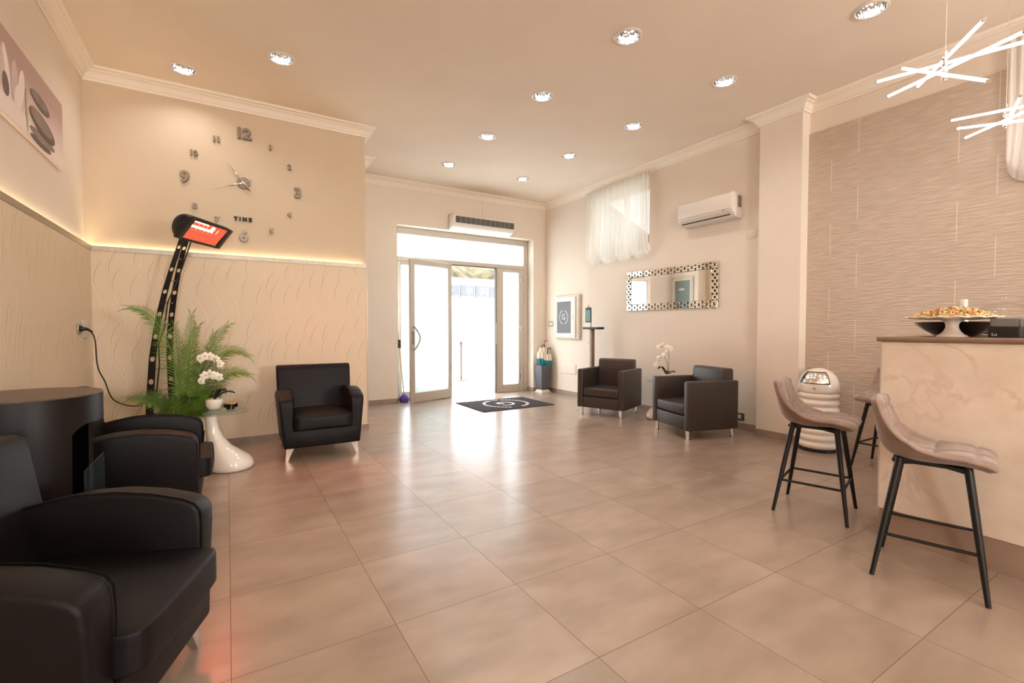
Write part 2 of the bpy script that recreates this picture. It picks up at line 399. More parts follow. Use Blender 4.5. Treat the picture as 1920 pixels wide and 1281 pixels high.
b = MB(); b.box(XL-.2, XL, YS, YC+.1, 0, CEIL); struct(b.build('wall_left', m_wall, ang=30))
b = MB(); b.box(XL, 1.47, YC, 6.9, 0, CEIL); struct(b.build('wall_clock_side', m_wall_y, ang=30))
b = MB(); b.box(1.2, 1.73, 6.9, YB+.3, 0, CEIL); struct(b.build('wall_recess', m_wall, ang=30))
OX0, OX1, OZ = 2.432, 5.157, 2.985
b = MB()
b.box(1.73, OX0, YB, 7.97, 0, CEIL); b.box(OX1, XR+.25, YB, 7.97, 0, CEIL); b.box(OX0, OX1, YB, 7.97, OZ, CEIL)
struct(b.build('wall_rear', m_wall, ang=30))
WY0, WY1, WZ0, WZ1 = 4.99, 6.24, 2.42, 3.46
b = MB()
for y0, y1, z0, z1 in ((YS, WY0, 0, CEIL), (WY1, YB, 0, CEIL), (WY0, WY1, 0, WZ0), (WY0, WY1, WZ1, CEIL)): b.box(XR, XR+.25, y0, y1, z0, z1)
struct(b.build('wall_right', m_wall, ang=30))
b = MB(); b.box(5.295, XR, 2.72, 3.19, 0, CEIL); struct(b.build('wall_pillar', m_wall, ang=30))
b = MB(); b.box(5.43, XR, YS, 2.72, 0, 3.357); struct(b.build('wall_tiled_right', m_ripple, ang=30))
b = MB(); b.box(XL, XR, YS-.2, YS, 0, CEIL); struct(b.build('wall_front', m_wall, ang=30))

# cornice: stepped profile swept along the walls with mitred corners
path = [(XL, YS), (XL, YC), (1.47, YC), (1.47, 6.9), (1.73, 6.9), (1.73, YB), (XR, YB), (XR, 3.19), (5.295, 3.19), (5.295, 2.72), (XR, 2.72), (XR, YS)]
prof = [(0, -.115), (.018, -.115), (.022, -.092), (.030, -.088), (.038, -.066), (.056, -.044), (.080, -.034), (.084, -.026), (.108, -.02), (.118, -.008), (.120, 0), (0, 0)]
def offs(i, d):
    p = Vector(path[i]); 
    def nrm(a, c): t = (Vector(c)-Vector(a)).normalized(); return Vector((t.y, -t.x))
    if i == 0: n = nrm(path[0], path[1]); return p+n*d
    if i == len(path)-1: n = nrm(path[-2], path[-1]); return p+n*d
    n1 = nrm(path[i-1], path[i]); n2 = nrm(path[i], path[i+1])
    m_ = (n1+n2); m_ = m_/m_.dot(n1); return p+m_*d
b = MB(); vs = []; fs = []; K = len(prof)
for i in range(len(path)):
    for d, z in prof: q = offs(i, d); vs.append((q.x, q.y, CEIL+z))
for i in range(len(path)-1):
    for k in range(K): fs.append((i*K+k, i*K+(k+1) % K, (i+1)*K+(k+1) % K, (i+1)*K+k))
b.raw(vs, fs); struct(b.build('trim_1', m_cornice, ang=25, fixn=True))

# dado panels with light strip behind the steel cap
PX, PY, PT = -1.083, 5.83, 2.035
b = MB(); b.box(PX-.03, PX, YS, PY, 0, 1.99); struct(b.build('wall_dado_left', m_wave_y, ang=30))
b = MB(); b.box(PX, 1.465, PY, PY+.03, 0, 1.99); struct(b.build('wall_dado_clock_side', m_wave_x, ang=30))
b = MB(); b.box(PX-.022, PX+.004, YS, PY-.004, 1.988, PT, .002, 1); struct(b.build('trim_2', m_brushed))
b = MB(); b.box(PX-.022, 1.470, PY-.004, PY+.022, 1.988, PT, .002, 1); b.box(1.463, 1.474, PY-.004, YC+.01, .075, PT, .002, 1); struct(b.build('trim_3', m_brushed))
b = MB(); b.box(PX-.040, PX-.030, YS, PY, 2.0, 2.018); tag(b.build('light_strip', m_led), 'warm glowing light strip hidden behind the steel cap of the left wall panel', 'light strip', 'cove light strips')
b = MB(); b.box(PX, 1.42, PY+.030, PY+.040, 2.0, 2.018); tag(b.build('light_strip', m_led), 'warm glowing light strip along the panel top below the wall clock', 'light strip', 'cove light strips')

# skirting
b = MB()
b.box(PX, PX+.013, YS, PY, 0, .075); struct(b.build('baseboard_left', m_base))
b = MB(); b.box(PX, 1.478, PY-.013, PY, 0, .075); b.box(1.465, 1.478, PY, 6.9, 0, .075); struct(b.build('baseboard_clock_side', m_base))
b = MB(); b.box(1.73, OX0, YB-.012, YB, 0, .08); b.box(OX0-.012, OX0+.0, YB-.012, 7.86, 0, .08); b.box(OX1, XR, YB-.012, YB, 0, .08); b.box(OX1-.012, OX1, YB-.012, 7.86, 0, .08); struct(b.build('baseboard_rear', m_base))
b = MB(); b.box(XR-.012, XR, 3.19, YB-.012, 0, .08); b.box(5.283, 5.295, 2.708, 3.202, 0, .08); b.box(5.295, XR-.012, 3.19, 3.202, 0, .08); b.box(5.295, 5.43, 2.708, 2.72, 0, .08); struct(b.build('baseboard_right', m_base))

# ------------------------------------------------------------------ entrance
d1 = thing('door_1', None, None); struct(d1)
FY0, FY1 = 7.87, 7.93
b = MB()
def fb(x0, x1, z0, z1, y0=FY0, y1=FY1): b.box(x0, x1, y0, y1, z0, z1, .004, 1)
fb(OX0, 2.50, 0, OZ); fb(5.06, OX1, 0, OZ); fb(2.50, 5.06, 2.875, OZ); fb(2.50, 5.06, 2.41, 2.485); fb(3.46, 3.505, 0, 2.41); fb(4.437, 4.482, 0, 2.41)
for x0, x1, sw in ((2.50, 3.46, .065), (4.482, 5.06, .112)):
    fb(x0, x0+sw, 0, 2.41, FY0+.005, FY1-.005); fb(x1-sw, x1, 0, 2.41, FY0+.005, FY1-.005); fb(x0+sw, x1-sw, 0, .15, FY0+.005, FY1-.005); fb(x0+sw, x1-sw, 2.345, 2.41, FY0+.005, FY1-.005)
b.build('door_frame', m_alu, d1)
b = MB(); b.box(4.422, 4.4365, FY0-.004, FY1, 0, 2.41); b.box(3.506, 4.422, FY0-.004, FY1, 2.396, 2.4095); b.build('edge_gasket', m_gasket, d1)
for x0, x1, z0, z1 in ((2.50, 5.06, 2.485, 2.875), (2.565, 3.395, .15, 2.345), (4.594, 4.948, .15, 2.345)):
    b = MB(); b.box(x0, x1, 7.895, 7.905, z0, z1); b.build('pane', m_frost, d1)
b = MB(); b.box(4.426, 4.436, 7.862, 7.872, .95, 1.35); b.build('lock_plate', m_chrome, d1)
b = MB()
for z in (.25, 1.2, 2.15): b.box(4.965, 4.985, 7.856, 7.87, z, z+.1, .003, 1)
b.build('hinge', m_chrome, d1)
# open leaf, hinged at x 3.46 and swung into the room
ld = Vector((2.592-3.459, 7.52-7.794, 0)); LL = ld.length; ld.normalize(); ln = Vector((ld.y, -ld.x, 0))   # ln points into the room? checked below
if ln.y > 0: ln = -ln
LM = axes((3.459, 7.80, 0), ld, -ln, (0, 0, 1))
b = MB(); W = LL
for x0, x1, z0, z1 in ((0, .075, .008, 2.405), (W-.085, W, .008, 2.405), (.075, W-.085, .008, .165), (.075, W-.085, 2.325, 2.405)): b.box(x0, x1, -.025, .025, z0, z1, .004, 1)
b.xf(LM); leaf = b.build('door_leaf', m_alu, d1, fixn=True)
b = MB(); b.box(.075, W-.085, -.006, .006, .165, 2.325); b.xf(LM); b.build('frosted_pane', m_frost2, leaf, fixn=True)
for side in (-1, 1):
    b = MB(); x = W-.045
    pts = [(x, .025*side, .90), (x, .065*side, .90)]+[(x-.11*math.sin(PI*t/10), .075*side, .90+.37*t/10) for t in range(11)]+[(x, .065*side, 1.27), (x, .025*side, 1.27)]
    b.tube(pts, .012, 10); b.xf(LM); b.build('pull_handle', m_brushed, leaf)
b = MB(); b.box(W-.075, W-.015, -.031, -.025, .98, 1.2, .004, 1); b.xf(LM); b.build('lock_plate', m_brushed, leaf, fixn=True)

# side door seen in the wall mirror
d2 = thing('door_2', None, None); struct(d2)
DX = 1.73
b = MB(); b.box(DX, DX+.03, 7.02, 7.11, 0, 2.36, .006, 1); b.box(DX, DX+.03, 7.53, 7.62, 0, 2.36, .006, 1); b.box(DX, DX+.03, 7.02, 7.62, 2.36, 2.45, .006, 1); b.build('door_frame', m_offwhite, d2)
b = MB(); b.box(DX+.002, DX+.014, 7.11, 7.53, .005, 2.36); b.build('door_panel', m_tealdoor, d2)
b = MB(); b.box(DX+.014, DX+.018, 7.26, 7.42, 2.14, 2.17, .002, 1); b.box(DX+.014, DX+.018, 7.28, 7.40, 2.18, 2.19); b.build('door_sign', m_white, d2)

# window behind the curtain
w1 = thing('window_1', None, None); struct(w1)
b = MB()
for y0, y1, z0, z1 in ((WY0, WY0+.06, WZ0, WZ1), (WY1-.06, WY1, WZ0, WZ1), (WY0, WY1, WZ0, WZ0+.06), (WY0, WY1, WZ1-.06, WZ1), (5.59, 5.65, WZ0, WZ1)): b.box(XR+.14, XR+.2, y0, y1, z0, z1, .005, 1)
b.build('window_frame', m_white, w1)
b = MB(); b.box(XR+.165, XR+.170, WY0+.03, WY1-.03, WZ0+.03, WZ1-.03); b.build('pane', m_windowglass, w1)

# ------------------------------------------------------------------ courtyard beyond the door
b = MB(); b.box(-8, 22, 8.05, 14.2, -.12, -.02); b.box(OX0, OX1, 7.97, 8.05, -.1, -.012); struct(b.build('ground', m_pave))
b = MB(); b.box(-4, 22, 14.0, 14.3, -.02, 2.89); struct(b.build('wall_courtyard', m_outwhite, ang=30))
b = MB()
def hill(u, v):
    x = -4+26*u; y = 14.3+16*v
    return (x, y, 2.75+v*11+.35*math.sin(x*1.3+v*9)*v+.2*math.sin(x*3.1+4*v))
b.grid(hill, 60, 40); struct(b.build('ground_hillside', m_hill, fixn=True))
for i, (x0, x1, lab) in enumerate(((5.62, 6.50, 'first from the open door leaf'), (6.56, 7.04, 'second from the open door leaf'), (7.10, 7.50, 'third from the open door leaf'), (7.62, 8.30, 'farthest right through the doorway'))):
    t = thing('fence_panel', 'grey courtyard fence panel with white snowflake, '+lab, 'fence panel', (0, 0, 0), 0, 'snowflake fence panels')
    b = MB(); b.box(x0, x1, 13.955, 13.975, 2.30, 2.65, .004, 1); b.build('board', m_fence, t)
    b = MB(); b.box(x0-.03, x0, 13.95, 14.0, 2.24, 2.70, .004, 1); b.build('post', m_fence, t)
    b = MB(); cx = (x0+x1)/2+.03
    for k in range(4):
        a = k*PI/4
        b.box(-.14, .14, -.002, .002, -.012, .012, M=axes((cx, 13.95, 2.475), (math.cos(a), 0, math.sin(a)), (0, 1, 0), (-math.sin(a), 0, math.cos(a))))
    b.build('snowflake', m_matwhite, t)
for i, (x, y, lean, lab) in enumerate(((7.02, 15.6, .02, 'straight dark tree trunk on the hillside above the fence, left of the pair'), (7.32, 15.9, .16, 'leaning dark tree trunk on the hillside, right of the pair'))):
    t = thing('bare_tree', lab, 'tree', (x, y, 3.3), 0, 'bare trees on the hillside')
    b = MB(); b.tube([(0, 0, -.2), (lean*1.5, 0, 1.5), (lean*4, 0, 3.5)], [.07, .055, .03], 8); b.build('trunk', m_bark, t)
    b = MB(); b.tube([(lean*1.0, 0, 1.0), (lean+.35, .1, 1.9), (lean+.5, .1, 2.8)], [.03, .02, .01], 6); b.build('branch', m_bark, t)
t = thing('rope_barrier', 'pale brass rope barrier post standing in the white courtyard', 'barrier post', (4.855, 10.36, -.02))
b = MB(); b.lathe([(.19, 0), (.19, .015), (.15, .03), (.05, .04), (.03, .05)], 28); b.build('base', m_barrier, t)
b = MB(); b.tube([(0, 0, .04), (0, 0, .9)], .026, 12); b.lathe([(.04, .88), (.045, .9), (.04, .93), (.02, .96), (.001, .965)], 16); b.build('post', m_barrier, t)
b = MB(); b.tube([(.03+u*1.6, u*.5, .86-.42*math.sin(PI*u)**1.0*(1-.2*u)) for u in [i/14 for i in range(15)]], .018, 8); b.build('rope', m_matwhite, t)

# ------------------------------------------------------------------ downlights
labs = ['recessed ceiling downlight nearest the left wall, above the wall clock', 'recessed ceiling downlight above the black armchair beside the clock wall',
        'recessed ceiling downlight in the middle row, nearest the camera', 'recessed ceiling downlight in the middle row, second from the camera', 'recessed ceiling downlight in the middle row, third from the camera', 'recessed ceiling downlight in the middle row, closest to the entrance door',
        'recessed ceiling downlight in the right row, nearest the pendant lights', 'recessed ceiling downlight in the right row, second from the pendant lights', 'recessed ceiling downlight in the right row, third from the pendant lights', 'recessed ceiling downlight in the right row beside the white curtain', 'recessed ceiling downlight in the right row, closest to the entrance door']
m_ref = mat('faceted_reflector', (.8, .78, .76, 1), .12, 1)
N_, L_, B_ = nodes(m_ref)
vz = nd(m_ref, 'ShaderNodeTexVoronoi'); vz.inputs['Scale'].default_value = 40
tc_ = nd(m_ref, 'ShaderNodeTexCoord'); L_.new(tc_.outputs['Object'], vz.inputs[0])
bp_ = nd(m_ref, 'ShaderNodeBump'); bp_.inputs['Strength'].default_value = .5; bp_.inputs['Distance'].default_value = .01
L_.new(vz.outputs['Distance'], bp_.inputs['Height']); L_.new(bp_.outputs[0], B_.inputs['Normal'])
def make_dl():
    t = thing('downlight', '', 'downlight', group='recessed ceiling downlights')
    b = MB(); b.lathe([(.093, .0), (.116, -.001), (.117, -.006), (.110, -.011), (.098, -.011), (.093, -.006), (.093, 0)], 40, cap=False); b.build('trim_ring', m_white, t, fixn=True)
    b = MB(); b.lathe([(.093, -.008), (.090, .02), (.082, .07), (.066, .12)], 40, cap=False); b.build('reflector', m_ref, t)
    b = MB(); b.lathe([(.066, .12), (.001, .121)], 24, cap=False); b.build('lamp', m_bulb, t)
    return t
d0 = make_dl()
DLW = 6.5
lightdata = bpy.data.lights.new('downlight_lamp', 'AREA'); lightdata.shape = 'DISK'; lightdata.size = .11; lightdata.energy = DLW; lightdata.color = (1, .985, .955)
for i, (x, y) in enumerate(DL):
    t = d0 if i == 0 else dup(d0, (x, y, CEIL), 0, labs[i])
    t.location = (x, y, CEIL); t['label'] = labs[i]; t.rotation_euler = (0, 0, 0)
    lo = bpy.data.objects.new('downlight_lamp', lightdata); COL.objects.link(lo); lo.location = (x, y, CEIL+.045)
# the same lamps go on behind the camera, where the photograph shows nothing of them
for x in (-.3, 1.4, 2.9, 4.3):
    for y in (.6, -.9, -2.3):
        if x > 4 and y > 0: continue
        lo = bpy.data.objects.new('downlight_lamp', lightdata); COL.objects.link(lo); lo.location = (x, y, CEIL-.02)

# added unseen fill lamps behind the camera, aimed up to brighten the room
for p_, q_, e_ in (((-.4, -5.7, 1.9), (5.2, 6.0, 2.6), 215), ((4.4, -5.7, 1.7), (.2, 3.0, 3.4), 260)):
    l_ = bpy.data.lights.new('fill_lamp', 'AREA'); l_.shape = 'DISK'; l_.size = 1.4; l_.energy = e_; l_.color = (1, 1, .985)
    lo = bpy.data.objects.new('fill_lamp', l_); COL.objects.link(lo); lo.location = p_
    lo.rotation_euler = (Vector(p_)-Vector(q_)).to_track_quat('Z', 'Y').to_euler()

# ------------------------------------------------------------------ black slip-covered armchairs (three)
def make_black_chair():
    t = thing('armchair', '', 'armchair', group='black slip-covered armchairs')
    yz = lambda a, c, x: (x, a, c)
    b = MB(); b.prism([(.0, .12), (-.004, .29), (.03, .30), (.5, .30), (.70, .28), (.715, .12)], yz, -.345, .345, .015, 2); b.build('base', m_blackfab, t, ang=60)
    # cushion: puffy block with slightly domed top
    b = MB()
    bm = bmesh.new(); bmesh.ops.create_cube(bm, size=1)
    bmesh.ops.subdivide_edges(bm, edges=bm.edges[:], cuts=7, use_grid_fill=True)
    for v in bm.verts:
        x, y, z = v.co.x*2, v.co.y*2, v.co.z*2      # -1..1
        px = .268*x; py = .235+.30*y; pz = .363+.073*z
        k = (1-x*x)*(1-y*y)
        pz += (.018*k if z > 0 else 0)
        if y < -.8: py -= .012*(1-x*x)*(1-z*z*.6)
        e = max(abs(x), abs(y))
        if abs(z) > .9 and e > .9: pz -= .012*math.copysign(1, z)
        if abs(x) > .9 and abs(y) > .9: px *= .985
        v.co = (px, py, pz)
    b.addbm(bm); o = b.build('seat_cushion', m_blackfab, t, ang=None); md = o.modifiers.new('soft', 'SUBSURF'); md.levels = 1; md.render_levels = 1
    # arms
    prof = [(0, .12), (.0, .30), (-.004, .50), (.0, .565), (.018, .593), (.06, .612), (.16, .638), (.28, .652), (.40, .648), (.50, .63), (.58, .61), (.66, .58), (.68, .12)]
    for s in (-1, 1):
        def arm(a, c, q, s=s):
            k = max(0, (c-.12)/.5)
            return (s*(.258 if q == 0 else (.345+.044*k)), a, c+(-.012*k if q == 1 else 0))
        b = MB(); b.prism(prof, arm, 0, 1, .022, 3); b.build('armrest', m_blackfab, t, ang=60)
        b = MB(); b.tube([(s*.262, a-.002 if i < 5 else a, c+(.002 if i >= 4 else 0)) for i, (a, c) in enumerate(prof[1:11])], .0026, 6); b.build('piping', m_firein, t)
    bp = [(.50, .28), (.53, .45), (.565, .64), (.602, .825), (.618, .856), (.65, .868), (.70, .866), (.728, .848), (.735, .80), (.728, .45), (.715, .12), (.50, .12)]
    def backf(a, c, q):
        k = min(1, max(0, (c-.12)/.74)); return (q*(.346+.022*k), a, c)
    b = MB(); b.prism(bp, backf, -1, 1, .02, 3); b.build('backrest', m_blackfab, t, ang=60)
    for sx in (-1, 1):
        for (y0, s2) in ((.045, 1), (.66, -1)):
            b = MB(); x = sx*.322
            vs = []
            for z, h in ((.125, .036), (.118, .034), (.0, .011)):
                cx = x-sx*(.03 if z > .05 else 0); cy = y0+s2*(.03 if z > .05 else 0)
                vs += [(cx-h, cy-h, z), (cx+h, cy-h, z), (cx+h, cy+h, z), (cx-h, cy+h, z)]
            fs = [(0, 1, 2, 3), (11, 10, 9, 8)]+[(r*4+i, (r+1)*4+i, (r+1)*4+(i+1) % 4, r*4+(i+1) % 4) for r in range(2) for i in range(4)]
            b.raw(vs, fs); b.build('leg', m_chrome, t, fixn=True)
    return t
c0 = make_black_chair()
c0.location = (.785, 4.80, 0); c0.rotation_euler = (0, 0, R(-1.3)); c0['label'] = 'black slipcovered armchair with steel legs standing against the wavy clock wall'
dup(c0, (-.187, 1.874, 0), R(70.5), 'large black slipcovered armchair in the left foreground, nearest the camera')
dup(c0, (-.165, 3.83, 0), R(90), 'black slipcovered armchair behind the black cylinder fireplace, beside the palm')

# ------------------------------------------------------------------ brown leather tub chairs (two)
def make_brown_chair():
    t = thing('tub_chair', '', 'armchair', group='brown leather box armchairs')
    b = MB(); b.box(-.275, .275, -.325, .30, .105, .262, .012, 3); b.build('base', m_brownlea, t)
    b = MB(); b.box(-.272, .272, -.328, .20, .268, .392, .028, 4); b.build('seat_cushion', m_brownlea, t)
    for s in (-1, 1):
        b = MB(); b.box(s*.275-(.0 if s > 0 else .088), s*.275+(.088 if s > 0 else 0), -.333, .333, .105, .66, .018, 3); b.build('armrest', m_brownlea, t)
    b = MB(); yz = lambda a, c, x: (x, a, c)
    b.prism([(.16, .30), (.175, .60), (.19, .77), (.21, .79), (.315, .79), (.333, .77), (.333, .105), (.20, .105)], yz, -.274, .274, .018, 3); b.build('backrest', m_brownlea, t, ang=60)
    for sx in (-1, 1):
        for y in (-.295, .295):
            b = MB(); b.lathe([(.026, 0), (.028, .004), (.028, .010), (.021, .014), (.021, .108)], 20, (sx*.303, y, 0)); b.build('leg', m_chrome, t)
    return t
e0 = make_brown_chair(); e0.location = (4.825, 5.15, 0); e0.rotation_euler = (0, 0, R(-67.9)); e0['label'] = 'brown leather box armchair on chrome legs nearer the entrance door'
dup(e0, (4.767, 3.649, 0), R(-106), 'brown leather box armchair on chrome legs nearer the wall pillar')

# ------------------------------------------------------------------ cylinder fireplace
t = thing('fireplace', 'black cylindrical floor fireplace with arched cutout between the two left armchairs', 'fireplace', (-.80, 2.955, 0))
RF, HF, AO = .28, .957, R(45)
b = MB()
def rim(a):
    """height of the arch underside at angle a (None outside the opening)"""
    d = AO-abs(a)
    if d <= 0: return 0
    rc = R(22)
    return .74+.085*math.sqrt(max(0, 1-(1-min(1, d/rc))**2))
NA = 120
for rr_, sgn in ((RF, 1), (RF-.02, -1)):
    for i in range(NA):
        a0 = -PI+2*PI*i/NA; a1 = -PI+2*PI*(i+1)/NA; am = (a0+a1)/2
        def zb(a): return rim(a) if abs(am) < AO else .0
        P = lambda a, z: (rr_*math.cos(a), rr_*math.sin(a), z)
        n = [P(a0, zb(a0)), P(a1, zb(a1)), P(a1, HF-.008), P(a0, HF-.008)]
        b.mi = 0 if sgn > 0 else 1
        b.raw(n if sgn > 0 else n[::-1], [(0, 1, 2, 3)])
for i in range(NA):     # thickness under the arch
    a0 = -PI+2*PI*i/NA; a1 = -PI+2*PI*(i+1)/NA; am = (a0+a1)/2
    if abs(am) < AO:
        P = lambda a, r: (r*math.cos(a), r*math.sin(a), rim(a))
        b.mi = 0; b.raw([P(a0, RF), P(a1, RF), P(a1, RF-.02), P(a0, RF-.02)], [(0, 1, 2, 3)])
b.mi = 0
for a in (-AO, AO):
    b.raw([(r*math.cos(a), r*math.sin(a), z) for r, z in ((RF, 0), (RF-.02, 0), (RF-.02, .76), (RF, .76))], [(0, 1, 2, 3)])
b.build('shell', [m_fire, m_firein], t, weld=True)
b = MB(); b.lathe([(RF-.002, HF-.010), (RF, HF-.006), (RF-.003, HF), (.001, HF)], 96, cap=False); b.build('top', m_fire_top, t)
b = MB(); b.lathe([(RF-.022, 0), (RF-.022, .16), (.001, .16)], 64, cap=False); b.box(-.05, .10, -.12, .12, .16, .20, .005, 1); b.build('burner', m_firein, t)
t = thing('glass_screen', 'clear glass fire screen pane standing before the black cylinder fireplace', 'fire screen', (-.497, 2.655, 0), 0)
b = MB(); b.box(-.004, .004, -.165, .165, .012, .685, .0015, 1); b.build('pane', m_fireglass, t)
b = MB(); b.box(-.012, .012, -.165, .165, 0, .014, .002, 1); b.build('foot', m_blackmetal, t)

# ------------------------------------------------------------------ infrared heater
HA = Vector((math.sin(.556), math.cos(.556), 0)); HFv = Vector((math.cos(.556), -math.sin(.556), 0)); HP = Vector((-.163, 5.35, 0))
t = thing('patio_heater', 'tall curved black standing heater with glowing red lamp head before the clock wall', 'heater', (-.55, 5.59, 0))
T0 = Vector((-.55, 5.59, 0))
rail = [(-.455, .150, 0), (-.457, .148, .35), (-.456, .140, .57), (-.451, .126, .768), (-.447, .109, .98), (-.425, .090, 1.20), (-.393, .076, 1.402), (-.349, .061, 1.613), (-.292, .045, 1.828), (-.224, .033, 2.042), (-.195, .030, 2.13)]
def railp(k):
    # smooth position along the rail list at parameter k
    i = min(int(k), len(rail)-2); f = k-i; a = rail[i]; c = rail[i+1]
    return [a[j]+(c[j]-a[j])*f for j in range(3)]
holes = []
zz = .12
while zz < 2.08: holes.append(zz); zz += .2115
def lean(z):
    for i in range(len(rail)-1):
        if rail[i][2] <= z <= rail[i+1][2]:
            f = (z-rail[i][2])/(rail[i+1][2]-rail[i][2]); return rail[i][0]+(rail[i+1][0]-rail[i][0])*f, rail[i][1]+(rail[i+1][1]-rail[i][1])*f
    return rail[-1][0], rail[-1][1]
for s in (-1, 1):
    # a flat strip with round holes: cells of strip with a ring of quads round each hole
    b = MB(); vs = []; fs = []
    def pt(z, w, th, s=s):
        l, h = lean(min(max(z, 0), 2.13)); l2, _ = lean(min(z+.02, 2.13)); l1, _ = lean(max(z-.02, 0))
        return HP-T0+HFv*(l+w)+HA*(s*h+th)+Vector((0, 0, z))
    WD = lambda z: .041-.018*z/2.1           # half width across the strip
    edges = [0.0]+[h+.1058 for h in holes[:-1]]+[2.13]
    for hi, h in enumerate(holes):
        z0, z1 = edges[hi], edges[hi+1]
        NH = 16
        hr = WD(h)*.74
        ringi = []; ringo = []
        for k in range(NH):
            a = 2*PI*k/NH; ca, sa = math.cos(a), math.sin(a)
            ringi.append((h+hr*sa, hr*ca))
            # outer square
            tt = min((1/abs(ca)) if abs(ca) > 1e-6 else 1e9, (1/abs(sa)) if abs(sa) > 1e-6 else 1e9)
            zc = (z1-h) if sa > 0 else (h-z0)
            ringo.append((h+zc*sa*tt, ca*tt))
        for th in (-.003, .003):
            o = len(b.v)
            b.v += [pt(z, w, th) for z, w in ringi]+[pt(z, w*WD(z), th) for z, w in ringo]
            for k in range(NH):
                k2 = (k+1) % NH; q = (o+k, o+NH+k, o+NH+k2, o+k2)
                b.f.append(q if th > 0 else q[::-1]); b.m.append(0)
        o = len(b.v)
        b.v += [pt(z, w, -.003) for z, w in ringi]+[pt(z, w, .003) for z, w in ringi]
        for k in range(NH): b.f.append((o+k, o+(k+1) % NH, o+NH+(k+1) % NH, o+NH+k)); b.m.append(0)
    nseg = 40
    for sd in (-1, 1):
        o = len(b.v)
        for i in range(nseg+1):
            z = 2.13*i/nseg
            b.v += [pt(z, sd*WD(z), -.003), pt(z, sd*WD(z), .003)]
        for i in range(nseg): b.f.append((o+2*i, o+2*i+1, o+2*i+3, o+2*i+2)); b.m.append(0)
    b.build('upright', m_blackmetal, t, fixn=True)
for z in (.23, .45, .66, .87, 1.08, 1.29, 1.50, 1.71, 1.92):
    l, h = lean(z); p = HP-T0+HFv*l+Vector((0, 0, z))
    b = MB(); b.tube([p-HA*h, p+HA*h], .006, 8); b.build('rung', m_brushed, t)
b = MB()
for s in (-1, 1):
    p = HP-T0+HFv*(-.455)+HA*(s*.15)
    b.box(-.20, .20, -.04, .04, 0, .012, .003, 1, M=axes(p, HFv, HA*-1 if False else Vector((-HFv.y, HFv.x, 0)), (0, 0, 1)))
b.build('foot', m_blackmetal, t)
# head: axis HA, face tilted down 39 degrees
be = .689
hn = HFv*math.cos(be)-Vector((0, 0, math.sin(be))); hs_ = HFv*-math.sin(be)-Vector((0, 0, math.cos(be)))
HC = Vector((-.163, 5.35, 2.16))-T0
HM = axes(HC, HA, -hs_, hn)       # local x along the lamp, y up the face, z out of the face
if HM.to_3x3().determinant() < 0: HM = axes(HC, -HA, -hs_, hn)
sgx = 1 if (HM.to_3x3() @ Vector((1, 0, 0))).dot(HA) > 0 else -1
b = MB()      # housing: half-round hood, open in front
NL, NC = 20, 18
def hood(u, v):
    x = -.325+.63*u; e = max(0, (abs(x)-.235)/.09); k = math.sqrt(max(.0, 1-min(1, e)**2))
    a = PI*(v); r = .118
    return (x*sgx, r*math.cos(a)*(.80+.20*k), -.16*math.sin(a)*(k*.85+.05)+.012)
b.grid(hood, NL, NC); b.xf(HM); b.build('hood', m_blackmetal, t, ang=None, solid=.006, fixn=True)
b = MB()     # front frame round the lamp window
for x0, x1, y0, y1 in ((-.325, -.238, -.116, .116), (.238, .305, -.116, .116), (-.238, .238, .098, .116), (-.238, .238, -.116, -.098)): b.box(min(x0*sgx, x1*sgx), max(x0*sgx, x1*sgx), y0, y1, 0, .018, .005, 2)
b.xf(HM); b.build('front_frame', m_black, t, fixn=True)
b = MB(); b.grid(lambda u, v: (-.24+.48*u, -.100+.20*v, .002-.10*(1-(2*v-1)**2)*(1-abs(2*u-1)**5)), 24, 12); b.xf(HM); b.build('reflector', m_reflector, t)
b = MB(); b.tube([(-.22*sgx, .022, -.03), (.10*sgx, .022, -.03)], .010, 10); b.tube([(.10*sgx, .07, -.03), (.10*sgx, .018, -.03)], .012, 10); b.tube([(-.2*sgx, .065, -.05), (.05*sgx, .065, -.05)], .006, 8); b.xf(HM); b.build('lamp_tube', m_heat, t)
b = MB()
for i in range(9): x = -.22+.055*i; b.tube([(x, -.097, .008), (x+.02, .097, .008)], .0016, 5)
for y in (-.05, .0, .05): b.tube([(-.238, y, .008), (.238, y, .008)], .0016, 5)
b.xf(HM); b.build('wire_guard', m_chrome, t)
b = MB()
c_ = lambda z, d=0: HP-T0+HFv*(lean(z)[0]+.02)+HA*(d)+Vector((0, 0, z))
b.tube([c_(2.1, .07), c_(1.9, .06), c_(1.7, .03), c_(1.5, -.03), c_(1.3, -.02), c_(1.1, -.07), c_(.9, -.05), c_(.7, -.08), c_(.56, -.10)], .006, 8)
b.build('lead', m_black, t)
b = MB()
import itertools
ctl = [(-1.05, 5.355, 1.25), (-1.02, 5.37, 1.24), (-.995, 5.39, 1.19), (-.985, 5.40, 1.10), (-.985, 5.42, .98), (-.975, 5.44, .88), (-.94, 5.46, .78), (-.915, 5.48, .67), (-.88, 5.49, .60), (-.80, 5.5, .55), (-.72, 5.51, .535), (-.66, 5.51, .56), (-.62, 5.49, .60)]
def catm(P, n=5):
    out = []; P = [Vector(p) for p in P]
    for i in range(len(P)-1):
        p0, p1, p2, p3 = P[max(i-1, 0)], P[i], P[i+1], P[min(i+2, len(P)-1)]
        for k in range(n):
            s = k/n; out.append(.5*((2*p1)+(p2-p0)*s+(2*p0-5*p1+4*p2-p3)*s*s+(3*p1-p0-3*p2+p3)*s**3))
    return out+[P[-1]]
b.tube([p-T0 for p in catm(ctl)], .0055, 8); b.build('power_cord', m_black, t)
